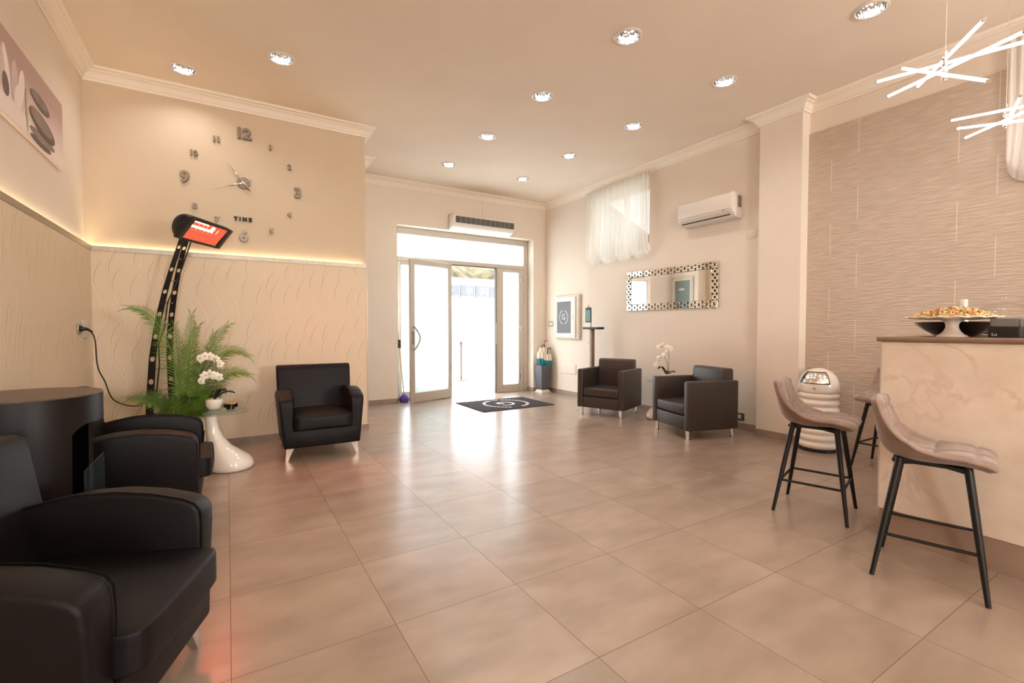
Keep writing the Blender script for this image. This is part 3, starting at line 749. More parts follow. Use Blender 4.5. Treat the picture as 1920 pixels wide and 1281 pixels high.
b = MB(); b.tube([Vector(p)-T0 for p in ((-1.072, 5.35, 1.252), (-1.05, 5.352, 1.251), (-1.03, 5.36, 1.248), (-1.0, 5.38, 1.225))], [.017, .018, .012, .006], 10); b.build('plug', m_black, t)
l_ = bpy.data.lights.new('heater_lamp', 'AREA'); l_.shape = 'RECTANGLE'; l_.size = .45; l_.size_y = .17; l_.energy = 10; l_.spread = R(105); l_.color = (1, .12, .06)
lo = bpy.data.objects.new('heater_lamp', l_); COL.objects.link(lo)
q = (-hn).to_track_quat('Z', 'Y'); lo.rotation_euler = q.to_euler(); lo.location = HC+T0+hn*.03

# wall sockets and plates
t = thing('wall_socket', 'steel framed wall socket on the left wavy panel with the heater plug in it', 'socket', (-1.083, 5.355, 1.25))
b = MB(); b.box(0, .010, -.065, .065, -.043, .043, .003, 2); b.build('plate', m_socket, t)
b = MB(); b.box(.010, .014, -.045, .045, -.028, .028, .002, 1); b.build('insert', m_dark, t)
b = MB(); b.box(-1.083, -1.076, 5.45, 5.66, 1.17, 1.335, .003, 2); tag(b.build('blank_plate', m_offwhite), 'cream blank cover plate beside the left wall socket near the corner', 'cover plate')
b = MB(); b.box(XR-.008, XR, 3.312, 3.435, 2.345, 2.447, .003, 2); tag(b.build('blank_plate', m_wall), 'beige blank cover plate on the wall below the air conditioner', 'cover plate')
t = thing('access_hatch', 'small white access hatch low on the right wall behind the umbrella stand', 'hatch', (XR, 6.92, .493))
b = MB(); b.box(-.010, 0, -.225, .225, -.098, .098, .004, 2); b.build('hatch_frame', m_wall, t)
b = MB(); b.box(-.014, -.009, -.205, .205, -.08, .08, .003, 1); b.build('hatch_cover', m_wall, t)
t = thing('light_switch', 'metal framed light switch on the right wall left of the grey cabinet', 'switch', (XR, 7.475, 1.34))
b = MB(); b.box(-.010, 0, -.072, .072, -.048, .048, .003, 2); b.build('plate', m_socket, t)
b = MB(); b.box(-.014, -.009, -.05, .05, -.03, .03, .002, 1); b.build('rocker', m_white, t)
t = thing('wall_socket', 'dark framed socket low on the right wall behind the second brown armchair', 'socket', (XR, 3.49, .155))
b = MB(); b.box(-.010, 0, -.06, .06, -.045, .045, .003, 2); b.build('plate', m_grey, t)
b = MB(); b.box(-.014, -.009, -.025, .025, -.024, .024, .002, 1); b.build('insert', m_white, t)

# ------------------------------------------------------------------ palm
t = thing('potted_palm', 'green feathery areca palm at the foot of the standing heater', 'palm', (-.33, 5.17, 0))
b = MB(); b.lathe([(.10, 0), (.14, .28), (.145, .30), (.13, .30), (.125, .27), (.001, .27)], 28); b.build('pot', m_grey, t)
def frond(p0, p1, p2, lw, nleaf, m_, droop=.25, seed=0):
    rr = random.Random(seed); b = MB()
    p0, p1, p2 = Vector(p0), Vector(p1), Vector(p2)
    B = lambda s: p0*(1-s)**2+p1*2*s*(1-s)+p2*s*s
    D = lambda s: ((p1-p0)*2*(1-s)+(p2-p1)*2*s).normalized()
    b.tube([B(i/14) for i in range(15)], [.006*(1-i/14)+.0015 for i in range(15)], 6)
    for i in range(nleaf):
        s = .22+.78*(i/(nleaf-1)); T = D(s); P = B(s)
        ref = Vector((.1, -.8, .5)).normalized()
        S = T.cross(ref).normalized(); U = S.cross(T).normalized()
        ln_ = lw*(.35+.65*math.sin(PI*min(1, .12+.88*s)**.8)) if s < .97 else lw*.6
        for sd in (-1, 1):
            f = .55+.45*s
            d = (S*sd*(1-.45*s)+T*(.55+.75*s)+U*(.22+rr.uniform(-.12, .12))).normalized()
            L_ = ln_*rr.uniform(.85, 1.1)
            q1 = P+d*L_*.45; q2 = P+d*L_+Vector((0, 0, -droop*L_*rr.uniform(.6, 1.3)))
            w = T.cross(d).normalized().cross(d)*(.0048)
            wn_ = T*.0050
            b.raw([P-wn_*.6, P+wn_*.6, q1+wn_, q1-wn_, q2], [(0, 1, 2, 3), (3, 2, 4)])
    return b.build('frond', m_, t, ang=None)
B0 = Vector((0, 0, .28))
F = [((-.06, -.10, 1.27), (-.36, -.16, 1.15), .19, 46), ((.02, .05, .8), (.05, .10, 1.10), .17, 42), ((.10, .0, .85), (.33, .0, 1.0), .18, 42), ((.17, -.05, 1.10), (.50, -.06, .72), .19, 46),
     ((.22, -.05, .82), (.50, -.10, .54), .17, 42), ((.0, -.10, .75), (.10, -.16, .98), .18, 44), ((-.05, .04, .7), (-.07, .06, 1.0), .15, 36), ((.12, .08, .7), (.22, .12, .92), .16, 38)]
for i, (c1, c2, lw, n) in enumerate(F): frond(B0, B0+Vector(c1)-Vector((0, 0, .12)), Vector(c2)+Vector((0, 0, .28)), lw, n, m_leaf, .22, i)
for i in range(12):
    a = 2*PI*i/12+.2; r1 = .10+.05*(i % 3); r2 = .26+.07*(i % 4); h = .36+.13*((i*5) % 4)/3
    if math.cos(a) > -.2 and math.sin(a) < .3: r2 *= .62
    frond(B0, B0+Vector((r1*math.cos(a), r1*math.sin(a)*.8, .36+.1*(i % 2))), B0+Vector((r2*math.cos(a), r2*math.sin(a)*.8, h-.08)), .15, 30, m_leaf2 if i % 2 else m_leaf, .2, 50+i)

# ------------------------------------------------------------------ swoosh glass side tables (two) with orchids
def make_table():
    t = thing('side_table', '', 'side table', group='glass side tables with white swoosh base')
    b = MB(); vs = []; fs = []; n = 36
    ring = [(.085, .155, 0), (.085, .172, .008), (.085, .178, .035), (.083, .172, .075), (.065, .155, .115), (.035, .128, .155), (-.005, .092, .215), (-.035, .066, .29), (-.052, .052, .36), (-.062, .045, .44), (-.066, .050, .495), (-.066, .06, .512)]
    for cx, r, z in ring:
        for i in range(n): a = 2*PI*i/n; vs.append((cx+r*math.cos(a), r*math.sin(a)*(1 if z > .2 else .98), z))
    for j in range(len(ring)-1):
        for i in range(n): fs.append((j*n+i, j*n+(i+1) % n, (j+1)*n+(i+1) % n, (j+1)*n+i))
    fs.append(tuple(range(n))[::-1]); fs.append(tuple((len(ring)-1)*n+i for i in range(n)))
    b.raw(vs, fs); b.build('pedestal', m_white_gloss, t, ang=70)
    b = MB(); b.lathe([(.001, .513), (.228, .513), (.232, .516), (.232, .520), (.228, .523), (.001, .523)], 56, cap=False); b.build('glass_top', m_glass, t)
    return t
t0 = make_table(); t0.location = (-.068, 4.87, 0); t0['label'] = 'round glass side table with white swoosh base beside the palm'
dup(t0, (5.195, 4.47, 0), R(180), 'round glass side table with white swoosh base between the two brown armchairs')
def petal_flower(b, c, nrm, size, rot):
    nrm = Vector(nrm).normalized(); u = nrm.cross(Vector((0, 0, 1))).normalized(); w = u.cross(nrm)
    c = Vector(c)
    for k in range(5):
        a = rot+2*PI*k/5; d = u*math.cos(a)+w*math.sin(a); e = nrm.cross(d)
        L = size*(1.0 if k % 2 == 0 else .9); wd = size*(.42 if k in (0, 2, 3) else .55)
        P = [c+d*L*.08, c+d*L*.4+e*wd*.8+nrm*.004, c+d*L*.8+e*wd*.75-nrm*.006, c+d*L-nrm*.012, c+d*L*.8-e*wd*.75-nrm*.006, c+d*L*.4-e*wd*.8+nrm*.004, c+d*L*.55+nrm*.006]
        b.mi = 0; b.raw(P, [(0, 1, 6), (1, 2, 6), (2, 3, 6), (3, 4, 6), (4, 5, 6), (5, 0, 6)])
    b.mi = 1; b.sphere(c+nrm*.008, size*.16, 8, 6)
def orchid(label, loc, stems, flowers, leaves, pot_r, seed):
    t = thing('orchid', label, 'orchid', loc, 0, 'white orchids on the side tables')
    b = MB(); r = pot_r
    b.lathe([(r*.62, 0), (r*.85, .012), (r*1.0, .04), (r*1.04, .065), (r*.98, .092), (r*.92, .096), (r*.92, .085), (.001, .085)], 32); b.build('pot', m_ceramic, t)
    for s in stems:
        b = MB(); b.tube(catm(s, 6), .0032, 6); b.build('stem', m_stem, t)
    rr = random.Random(seed)
    for c in flowers:
        b = MB(); petal_flower(b, c[:3], (rr.uniform(-.5, .3), -1, rr.uniform(-.2, .25)), c[3], rr.uniform(0, 6)); b.build('flower', [m_petal, m_pcent], t, ang=None)
    for (p, d, up, L, w) in leaves:
        b = MB(); p = Vector(p); d = Vector(d).normalized(); s_ = d.cross(Vector((0, 0, 1))).normalized()
        def lf(u, v):
            q = v*2-1; ww = w*math.sin(PI*min(1, u*.92+.06))**.7
            return p+d*L*u+Vector((0, 0, up*math.sin(PI*u*.75)))+s_*q*ww+Vector((0, 0, .3*w*q*q))
        b.grid(lf, 10, 4); b.build('leaf', m_orchleaf, t, ang=None, solid=.003)
    return t
orchid('white orchid in a white bowl pot on the table beside the palm', (-.106, 5.0, .523),
       [[(.0, 0, .08), (.01, 0, .25), (.02, -.01, .40), (-.01, -.02, .47), (-.10, -.03, .48)], [(.01, 0, .08), (.02, .01, .2), (.01, 0, .29), (-.05, -.02, .33), (-.10, -.03, .30)]],
       [(-.10, -.03, .465, .042), (-.065, -.04, .485, .042), (-.03, -.03, .48, .045), (.045, -.02, .41, .04), (-.065, -.04, .315, .045), (-.03, -.045, .325, .045), (.0, -.03, .31, .045), (.035, -.02, .29, .04), (-.098, -.03, .265, .036), (.02, -.01, .455, .036)],
       [((.01, 0, .10), (1, -.1, 0), .05, .15, .035), ((.0, 0, .09), (.8, -.5, .1), .08, .11, .04), ((0, 0, .09), (.3, .9, .0), .06, .10, .035)], .068, 3)
orchid('white orchid on the table between the two brown armchairs', (5.205, 4.43, .523),
       [[(.02, -.02, .08), (.02, -.02, .25), (.02, -.02, .38), (.0, -.01, .45), (-.09, .05, .48)], [(.01, -.02, .08), (.0, -.01, .22), (-.03, .01, .33), (-.08, .05, .31), (-.12, .07, .22)]],
       [(-.098, .054, .475, .034), (-.054, .027, .497, .042), (-.02, .01, .47, .036), (.008, -.011, .46, .046), (.044, -.033, .45, .046), (-.0, -.01, .40, .034), (-.035, .015, .355, .042), (-.097, .053, .322, .036), (-.127, .071, .215, .042), (-.11, .06, .26, .03)],
       [((-.01, 0, .09), (-1, .4, 0), .10, .12, .045), ((.02, -.02, .09), (.3, -.6, 0), .04, .09, .04), ((0, 0, .09), (.9, .3, 0), .04, .09, .035)], .06, 8)
t = thing('bowl', 'small dark glass bowl of gold sweets on the side table by the palm', 'bowl', (.015, 4.935, .523))
b = MB(); b.lathe([(.028, 0), (.034, .004), (.034, .018), (.058, .022), (.060, .052), (.055, .052), (.053, .028), (.001, .026)], 28); b.build('dish', m_black_gloss, t)
b = MB(); rr = random.Random(4)
for i in range(26): a = rr.uniform(0, 6.28); r = .045*math.sqrt(rr.random()); b.sphere((r*math.cos(a), r*math.sin(a), .045+rr.uniform(0, .012)), .0085, 7, 5)
o = b.build('gold_sweets', m_gold, t); o['kind'] = 'stuff'

# ------------------------------------------------------------------ bar stools (three)
def make_stool():
    t = thing('bar_stool', '', 'bar stool', group='taupe velvet bar stools')
    # centre-line of seat and back (y, z): front of seat is at -y
    cl = catm([(0, -.225, .597), (0, -.20, .618), (0, -.12, .628), (0, -.02, .618), (0, .07, .622), (0, .135, .655), (0, .175, .72), (0, .200, .80), (0, .215, .87), (0, .218, .895)], 6)
    n = len(cl)-1; nu = 40
    def frame(i):
        T = (cl[min(i+1, n)]-cl[max(i-1, 0)]).normalized(); return cl[i], T, Vector((0, -T.z, T.y)) if True else None
    def width(s):       # half width along the length 0..1
        w = .205 if s < .45 else .205-.026*min(1, (s-.45)/.4)
        if s < .13: w *= math.sqrt(max(.0, 1-.62*((.13-s)/.13)**2.4))
        if s > .84: w *= math.sqrt(max(.0, 1-.72*((s-.84)/.16)**2.6))
        return w
    def surf(u, v, off, quilt):
        i = round(v*n); P, T, Nn = frame(i); s = i/n; q = u*2-1; w = width(s)
        curl = abs(q)**2.3*(.012+.050*math.exp(-((s-.52)/.20)**2))
        bulge = 0
        if quilt:
            a = abs(math.sin(PI*q*1.5)); c = abs(math.sin(PI*s*6.0))
            bulge = .010*(min(1, a*2.6)**.6)*(min(1, c*2.6)**.6)*min(1, (1-abs(q))*7, s*12, (1-s)*12)
        k = min(1, .30+(1-abs(q))*5, .30+s*14, .30+(1-s)*14)
        if off < 0: off -= .030*math.exp(-((s-.56)/.17)**2)*(1-q*q)
        return P+Vector((q*w, 0, 0))+Nn*(curl+off*k+bulge)
    top = lambda u, v: surf(u, v, .016, True); bot = lambda u, v: surf(u, v, -.026, False)
    b = MB(); b.grid(top, nu, n); b.build('seat_pad', m_velvet, t, ang=None)
    b = MB(); b.grid(lambda u, v: bot(1-u, v), nu, n)
    rimp = [(u/nu, 0) for u in range(nu+1)]+[(1, v/n) for v in range(1, n+1)]+[(1-u/nu, 1) for u in range(1, nu+1)]+[(0, 1-v/n) for v in range(1, n)]
    vs = [top(*p) for p in rimp]+[bot(*p) for p in rimp]; K = len(rimp)
    b.raw(vs, [(i, (i+1) % K, K+(i+1) % K, K+i) for i in range(K)])
    b.build('seat_shell', m_velvet_d, t, ang=None, fixn=False)
    b = MB(); b.tube([top(*p)*.5+bot(*p)*.5 for p in rimp]+[top(*rimp[0])*.5+bot(*rimp[0])*.5], .0055, 6); b.build('piping', m_velvet, t)
    b = MB(); yz = lambda a, c, x: (x, a, c)
    b.prism([(-.150, .560), (-.150, .590), (.0, .602), (.13, .605), (.15, .585), (.13, .565), (.06, .578), (-.06, .578)], yz, -.12, .12, .004, 1); b.build('seat_frame', m_blackmetal, t)
    for sx in (-1, 1):
        for (yt, yb) in ((-.135, -.212), (.115, .208)):
            b = MB(); b.tube([(sx*.118, yt, .60), (sx*.165, (yt+yb)/2, .30), (sx*.212, yb, 0)], [.0165, .0150, .0105], 12); b.build('leg', m_blackmetal, t)
    lp = lambda sx, fr, z: (sx*(.118+(.094)*(.60-z)/.60), (-.135-.077*(.60-z)/.60) if fr else (.115+.093*(.60-z)/.60), z)
    z = .215
    for A_, B_2 in ((lp(-1, 1, z), lp(1, 1, z)), (lp(-1, 0, z), lp(1, 0, z)), (lp(-1, 1, z), lp(-1, 0, z)), (lp(1, 1, z), lp(1, 0, z))):
        b = MB(); b.tube([A_, B_2], .0085, 8); b.build('foot_rail', m_blackmetal, t)
    return t
s0 = make_stool(); s0.location = (3.469, 1.66, 0); s0.rotation_euler = (0, 0, R(16.5)); s0['label'] = 'taupe quilted velvet bar stool on black legs standing before the white bin'
dup(s0, (3.057, .915, 0), R(15), 'taupe quilted velvet bar stool at the marble counter front, nearest the camera')
dup(s0, (5.076, 1.81, 0), R(-90), 'taupe velvet bar stool half hidden behind the marble counter by the tiled wall')

# ------------------------------------------------------------------ bin
t = thing('litter_bin', 'white ribbed beehive bin with domed lid and chrome flap beside the pillar', 'bin', (5.225, 2.478, 0))
b = MB(); prof = [(.150, .030)]
nr = 8; pitch = (.600-.030)/nr
for k in range(nr):
    for j in range(9): a = PI*j/8; prof.append((.168+.018*math.sin(a), .030+pitch*(k+j/8)))
b.lathe(prof, 56, cap=False); b.build('ribbed_body', m_white_gloss, t, ang=180)
b = MB(); dome = [(.168, .598), (.182, .604), (.185, .612), (.185, .655)]+[(.185*math.cos(a), .655+.193*math.sin(a)) for a in [PI/2*k/14 for k in range(1, 14)]]+[(.001, .848)]
b.lathe(dome, 56, cap=False); b.build('lid', m_white_gloss, t, ang=180)
b = MB(); b.lathe([(.168, 0), (.178, .004), (.178, .03), (.15, .031)], 48); b.build('base_ring', m_black, t)
# chrome flap on the dome, facing the room
fa = math.atan2(-2.478, -5.225)-R(16)
def domep(az, z, k): 
    r = .185*k if z < .655 else .185*k*math.sqrt(max(0, 1-((z-.655)/(.193*k))**2)); return (r*math.cos(az), r*math.sin(az), z)
b = MB(); b.grid(lambda u, v: domep(fa+R(44)*(u*2-1), .700+.108*v, 1.012), 16, 10); b.build('flap', m_chrome, t, ang=None)
b = MB()
for (u0, u1, z0, z1) in ((-1.08, 1.08, .692, .700), (-1.08, 1.08, .806, .813), (-1.08, -1.0, .70, .806), (1.0, 1.08, .70, .806), (-1.0, -.72, .70, .806)): b.grid(lambda u, v: domep(fa+R(44)*(u0+(u1-u0)*u), z0+(z1-z0)*v, 1.016), 10, 4)
b.build('flap_frame', m_black_gloss, t, ang=None)
b = MB(); zc = .662
for du, z0, z1 in ((-.05, .640, .652), (0, .640, .648), (.05, .640, .652), (-.025, .652, .656), (.025, .652, .656), (0, .655, .660)): b.grid(lambda u, v: domep(fa+R(4)+du+.014*(u*2-1), z0+(z1-z0)*v, 1.008), 3, 2)
b.build('emblem', m_grey, t, ang=None)

# ------------------------------------------------------------------ marble counter
t = thing('bar_counter', 'cream marble bar counter with brown plinth and taupe stone top', 'counter', (3.36, 1.25, 0))
CX, CY = 3.36, 1.25
b = MB(); b.box(0, .58, -2.9, 0, .172, 1.179, .003, 1); b.box(.58, 1.62, -.58, 0, .172, 1.179, .003, 1); b.build('marble_front', m_marble, t)
b = MB(); b.box(.006, .57, -2.9, -.006, 0, .172); b.box(.57, 1.60, -.57, -.006, 0, .172); b.build('plinth', m_plinth, t)
b = MB(); b.box(-.022, .60, -2.92, .022, 1.179, 1.208, .010, 3); b.box(.56, 1.65, -.60, .022, 1.1795, 1.2078, .010, 3); b.build('worktop', m_marble_edge, t)
b = MB(); b.box(-.004, .004, -.003, .003, .172, 1.179); b.build('corner_trim', m_alu, t)

CT = 1.2085
t = thing('cake_stand', 'white pedestal cake stand with scalloped plate on the marble counter', 'cake stand', (3.555, .985, CT))
b = MB(); b.lathe([(.070, 0), (.068, .006), (.052, .016), (.038, .032), (.029, .052), (.029, .072), (.040, .090), (.06, .098), (.001, .098)], 36); b.build('pedestal', m_ceramic, t, ang=70)
b = MB()
def plate(u, v):
    a = 2*PI*u; r = .206*v; w = .006*math.cos(a*16)*max(0, (v-.75)/.25)
    return ((r+w)*math.cos(a), (r+w)*math.sin(a), .098+.014*v**3+w*.5)
b.grid(plate, 128, 14); b.build('plate', m_ceramic, t, ang=None, solid=.005)
b = MB(); rr = random.Random(11)
cols = [lin(226, 196, 132), lin(196, 96, 76), lin(160, 168, 84), lin(232, 212, 164), lin(220, 160, 96)]
ms = [mat('snack_%s' % n, c, .5) for n, c in zip(('gold', 'red', 'green', 'cream', 'orange'), cols)]
for i in range(760):
    a = rr.uniform(0, 6.283); q = math.sqrt(rr.random()); r = .185*q; z = .113+.058*(1-q*q)*rr.random()**.4
    b.mi = rr.choice((0, 0, 1, 2, 3, 3, 4)); s = rr.uniform(.0045, .0085)
    M_ = Matrix.Translation((r*math.cos(a), r*math.sin(a), z)) @ Matrix.Rotation(rr.uniform(0, 6), 4, Vector((rr.random(), rr.random(), rr.random())).normalized())
    b.box(-s, s, -s*.8, s*.8, -s*.35, s*.35, .002, 1, M=M_)
o = b.build('dried_fruit_mix', ms); o.location = (3.555, .985, CT); tag(o, 'colourful heap of dried fruit pieces piled on the white cake stand', 'snacks', kind='stuff')
b = MB(); b.lathe([(.085, 0), (.10, .004), (.145, .035), (.185, .065), (.200, .084), (.196, .088), (.18, .072), (.14, .042), (.08, .012), (.001, .010)], 48)
o = b.build('bowl', m_black_gloss, ang=60); o.location = (3.868, 1.055, CT); tag(o, 'wide glossy black bowl behind the white cake stand', 'bowl')
t = thing('gift_box', 'flat black box with white script on the counter under the grey box', 'box', (3.53, .762, CT))
b = MB(); b.box(-.05, .09, -.058, .058, 0, .057, .002, 1); b.build('carton', m_black, t)
text_part('lettering', 'Lu', .022, m_matwhite, t, .0004, axes((-.0508, .032, .016), (0, -1, 0), (0, 0, 1), (-1, 0, 0)), align='CENTER')
b = MB(); b.box(-.045, .09, -.054, .051, 0, .044, .003, 1); o = b.build('tray', m_box_grey); o.location = (3.53, .762, CT+.0575); tag(o, 'grey card box stacked on top of the black box', 'box')
b = MB(); b.lathe([(.034, 0), (.036, .004), (.036, .10), (.033, .108), (.001, .108)], 28); o = b.build('canister', m_box_grey); o.location = (3.50, .655, CT); tag(o, 'grey brown canister on the counter at the right picture edge', 'canister')
t = thing('cake_dome', 'clear glass cake dome on the counter behind the grey box', 'cake dome', (4.66, 1.02, CT))
b = MB(); b.lathe([(.195, .012), (.195, .05)]+[(.195*math.cos(a), .05+.18*math.sin(a)) for a in [PI/2*k/12 for k in range(1, 12)]]+[(.001, .23)], 48, cap=False); b.build('cover', m_dome, t)
b = MB(); b.lathe([(.012, .228), (.010, .24), (.02, .25), (.02, .262), (.001, .268)], 20); b.build('knob', m_dome, t)
b = MB(); b.lathe([(.19, 0), (.20, .006), (.20, .012), (.001, .012)], 48); b.build('plate', m_ceramic, t)
t = thing('spirit_bottle', 'small bottle with white cap standing behind the heaped cake stand', 'bottle', (4.40, 1.16, CT))
b = MB(); b.lathe([(.032, 0), (.034, .005), (.034, .12), (.022, .165), (.019, .185), (.019, .205)], 24); b.build('body', m_socket, t)
b = MB(); b.lathe([(.021, .200), (.021, .246), (.018, .25), (.001, .25)], 24); b.build('cap', m_white, t)
t = thing('saucer', 'white saucer on the counter between the black bowl and the dome', 'saucer', (4.17, 1.0, CT))
b = MB(); b.lathe([(.03, 0), (.06, .006), (.065, .012), (.06, .011), (.001, .005)], 32); b.build('dish', m_ceramic, t)
b = MB(); b.lathe([(.018, 0), (.026, .01), (.03, .045), (.027, .045), (.02, .01), (.001, .008)], 24); o = b.build('espresso_cup', m_black_gloss); o.location = (4.17, 1.0, CT+.006); tag(o, 'small black cup standing on the white saucer', 'cup')

# ------------------------------------------------------------------ pendants
def pendant(label, hub, rods, ztop, zbot):
    t = thing('pendant_light', label, 'pendant light', (hub[0], hub[1], CEIL), 0, 'stick pendant lights over the counter')
    H0 = Vector((hub[0], hub[1], CEIL))
    b = MB(); b.lathe([(.055, 0), (.055, -.02), (.02, -.025), (.001, -.025)], 28); b.build('canopy', m_white, t)
    b = MB(); b.tube([(0, 0, -.02), (0, 0, ztop-CEIL)], .0022, 6); b.build('cord', m_offwhite, t)
    b = MB(); b.tube([(0, 0, ztop+.02-CEIL), (0, 0, zbot-CEIL)], .010, 10)
    for i in range(4): z = zbot+(ztop-zbot)*(i+.5)/4-CEIL; b.sphere((0, 0, z), .016, 10, 8)
    b.build('hub', m_chrome, t)
    for A, B2 in rods:
        A = Vector(A)-H0; B2 = Vector(B2)-H0
        b = MB(); b.tube([A, B2], .0085, 10); r_ = b.build('light_rod', m_rod, t)
        d = (B2-A).normalized()
        for e, s in ((A, -1), (B2, 1)): b = MB(); b.tube([e, e+d*s*.012], .0092, 10); b.build('end_cap', m_brushed, r_)
    return t
pendant('white stick pendant light, the larger one nearer the middle of the ceiling', (3.50, 1.03), [((3.74, 1.445, 2.905), (3.261, .617, 2.613)), ((3.813, 1.41, 2.813), (3.18, .657, 2.633)), ((3.797, 1.33, 2.953), (3.146, .766, 2.448)), ((3.922, 1.29, 2.854), (3.081, .771, 2.715))], 2.80, 2.66)
pendant('white stick pendant light hanging nearer the tiled wall and right curtain', (4.76, 1.06), [((5.035, 1.43, 2.937), (4.36, .745, 2.654)), ((5.064, 1.40, 2.868), (4.378, .745, 2.558)), ((5.121, 1.368, 2.795), (4.327, .774, 2.652)), ((5.263, 1.169, 2.841), (4.308, .898, 2.722))], 2.83, 2.68)

# ------------------------------------------------------------------ wall clock
t = thing('wall_clock', 'large frameless wall clock of mirrored bronze numerals and steel hands', 'wall clock', (.177, YC, 2.82))
O_ = Vector((.177, 2.82))
def wallM(x, z, d): return axes((x-.177, -d, z-2.82), (1, 0, 0), (0, 0, 1), (0, -1, 0))
for s, x, z, big in (('12', .181, 3.345, 1), ('1', .44, 3.25, 0), ('2', .63, 3.068, 0), ('3', .715, 2.79, 1), ('4', .624, 2.536, 0), ('5', .438, 2.331, 0), ('6', .169, 2.245, 1), ('7', -.075, 2.40, 0), ('8', -.268, 2.518, 0), ('9', -.347, 2.80, 1), ('10', -.27, 3.057, 0), ('11', -.068, 3.24, 0)):
    sz = .155 if big else .078
    n_ = text_part('numeral', s, sz, m_clock, t, .004, wallM(x, z, .020), bold=.0065 if big else .003, spacing=.95)
    text_part('foam_backing', s, sz*1.02, m_clockside, n_, .007, wallM(x+.001, z-.001, .0085), bold=.0075 if big else .0035, spacing=.95)
text_part('lettering', 'T I M E', .056, m_clockside, t, .006, wallM(.165, 2.432, .008), bold=.004)
b = MB(); b.lathe([(.062, 0), (.062, .018), (.055, .024), (.001, .024)], 40); b.xf(axes((0, -.0, 0), (1, 0, 0), (0, 0, 1), (0, -1, 0))); b.build('hub', m_clock, t, fixn=True)
def hand(name, x, z, tail, d, w):
    v = Vector((x-.177, 0, z-2.82)); L = v.length; v.normalize(); s_ = Vector((v.z, 0, -v.x)); b = MB()
    P = [(-v*tail-s_*w*.9), (-v*tail+s_*w*.9), (s_*w), (v*L), (-s_*w)]
    vs = [p+Vector((0, -d, 0)) for p in P]+[p+Vector((0, -d-.004, 0)) for p in P]
    fs = [(4, 3, 2, 1, 0), (5, 6, 7, 8, 9)]+[(i, (i+1) % 5, 5+(i+1) % 5, 5+i) for i in range(5)]
    b.raw(vs, fs); return b.build(name, m_chrome, t, fixn=True, ang=None)
hand('hour_hand', .01, 3.03, .10, .034, .009); hand('minute_hand', -.115, 2.70, .08, .044, .009)
b = MB(); b.lathe([(.012, 0), (.012, .055), (.001, .056)], 16); b.xf(axes((0, 0, 0), (1, 0, 0), (0, 0, 1), (0, -1, 0))); b.build('spindle', m_chrome, t, fixn=True)

# ------------------------------------------------------------------ canvas print on the left wall
def print_mat():
    m = mat('lilac_print', lin(196, 172, 170), .6, spec=.2); N, L, bb = nodes(m)
    g = nd(m, 'ShaderNodeNewGeometry'); sx = nd(m, 'ShaderNodeSeparateXYZ'); L.new(g.outputs['Position'], sx.inputs[0])
    cr = nd(m, 'ShaderNodeValToRGB'); L.new(val(m, 'DIVIDE', val(m, 'SUBTRACT', sx.outputs[2], 2.53), .53), cr.inputs[0])
    E = cr.color_ramp.elements; E[0].color = lin(236, 220, 214); E[0].position = .1; E[1].color = lin(186, 158, 150); E[1].position = .75
    e = E.new(.45); e.color = lin(214, 192, 190)
    L.new(cr.outputs[0], bb.inputs['Base Color']); return m
m_print = print_mat(); m_stone = noise_tint(mat('print_stone', lin(148, 132, 124), .6, spec=.2), 4, .2); m_stone_d = mat('print_stone_shadow', lin(96, 84, 78), .6); m_pw = mat('print_petal', lin(240, 226, 218), .6, spec=.2); m_pd = mat('print_dark', lin(104, 84, 82), .6)
m_pw2 = mat('print_petal_shade', lin(208, 188, 178), .6); m_green = mat('print_lime_edge', lin(188, 186, 140), .6)
t = thing('canvas_print', 'wide lilac canvas print of stacked pebbles and white petals on left wall', 'picture', (-1.119, 4.1, 2.79))
b = MB(); b.box(-.012, .010, -1.0, 1.055, -.265, .265, .002, 1); b.build('canvas', m_print, t)
b = MB(); lay = [0]
def ell(cy, cz, ry, rz, ang, mi, shear=0):
    lay[0] += 1; x = .0102+.0002*lay[0]; n = 36; ca, sa = math.cos(ang), math.sin(ang); vs = []
    for i in range(n):
        a = 2*PI*i/n; p, q = ry*math.cos(a), rz*math.sin(a); vs.append((x, cy-4.1+p*ca-q*sa, cz-2.79+p*sa+q*ca))
    b.mi = mi; b.raw(vs, [tuple(range(n))])
# petals
ell(4.10, 2.60, .40, .06, 0, 2); ell(4.62, 2.565, .22, .028, .0, 5); ell(4.66, 2.61, .27, .035, 0, 0)
ell(4.02, 2.80, .05, .16, .25, 2); ell(4.14, 2.80, .055, .13, -.1, 4); ell(4.26, 2.81, .05, .12, -.25, 2); ell(3.90, 2.84, .08, .16, .4, 4); ell(4.20, 2.72, .06, .09, -.5, 2); ell(4.00, 2.72, .05, .07, .3, 3)
ell(4.62, 2.85, .20, .050, -.06, 1); ell(4.60, 2.862, .17, .032, -.06, 0)
ell(4.66, 2.70, .27, .072, -.10, 1); ell(4.64, 2.72, .235, .052, -.10, 0)
ell(4.345, 2.70, .018, .14, .05, 6)
b.build('printed_motif', [m_stone, m_stone_d, m_pw, m_pd, m_pw2, m_stone_d, m_green], t, ang=None)

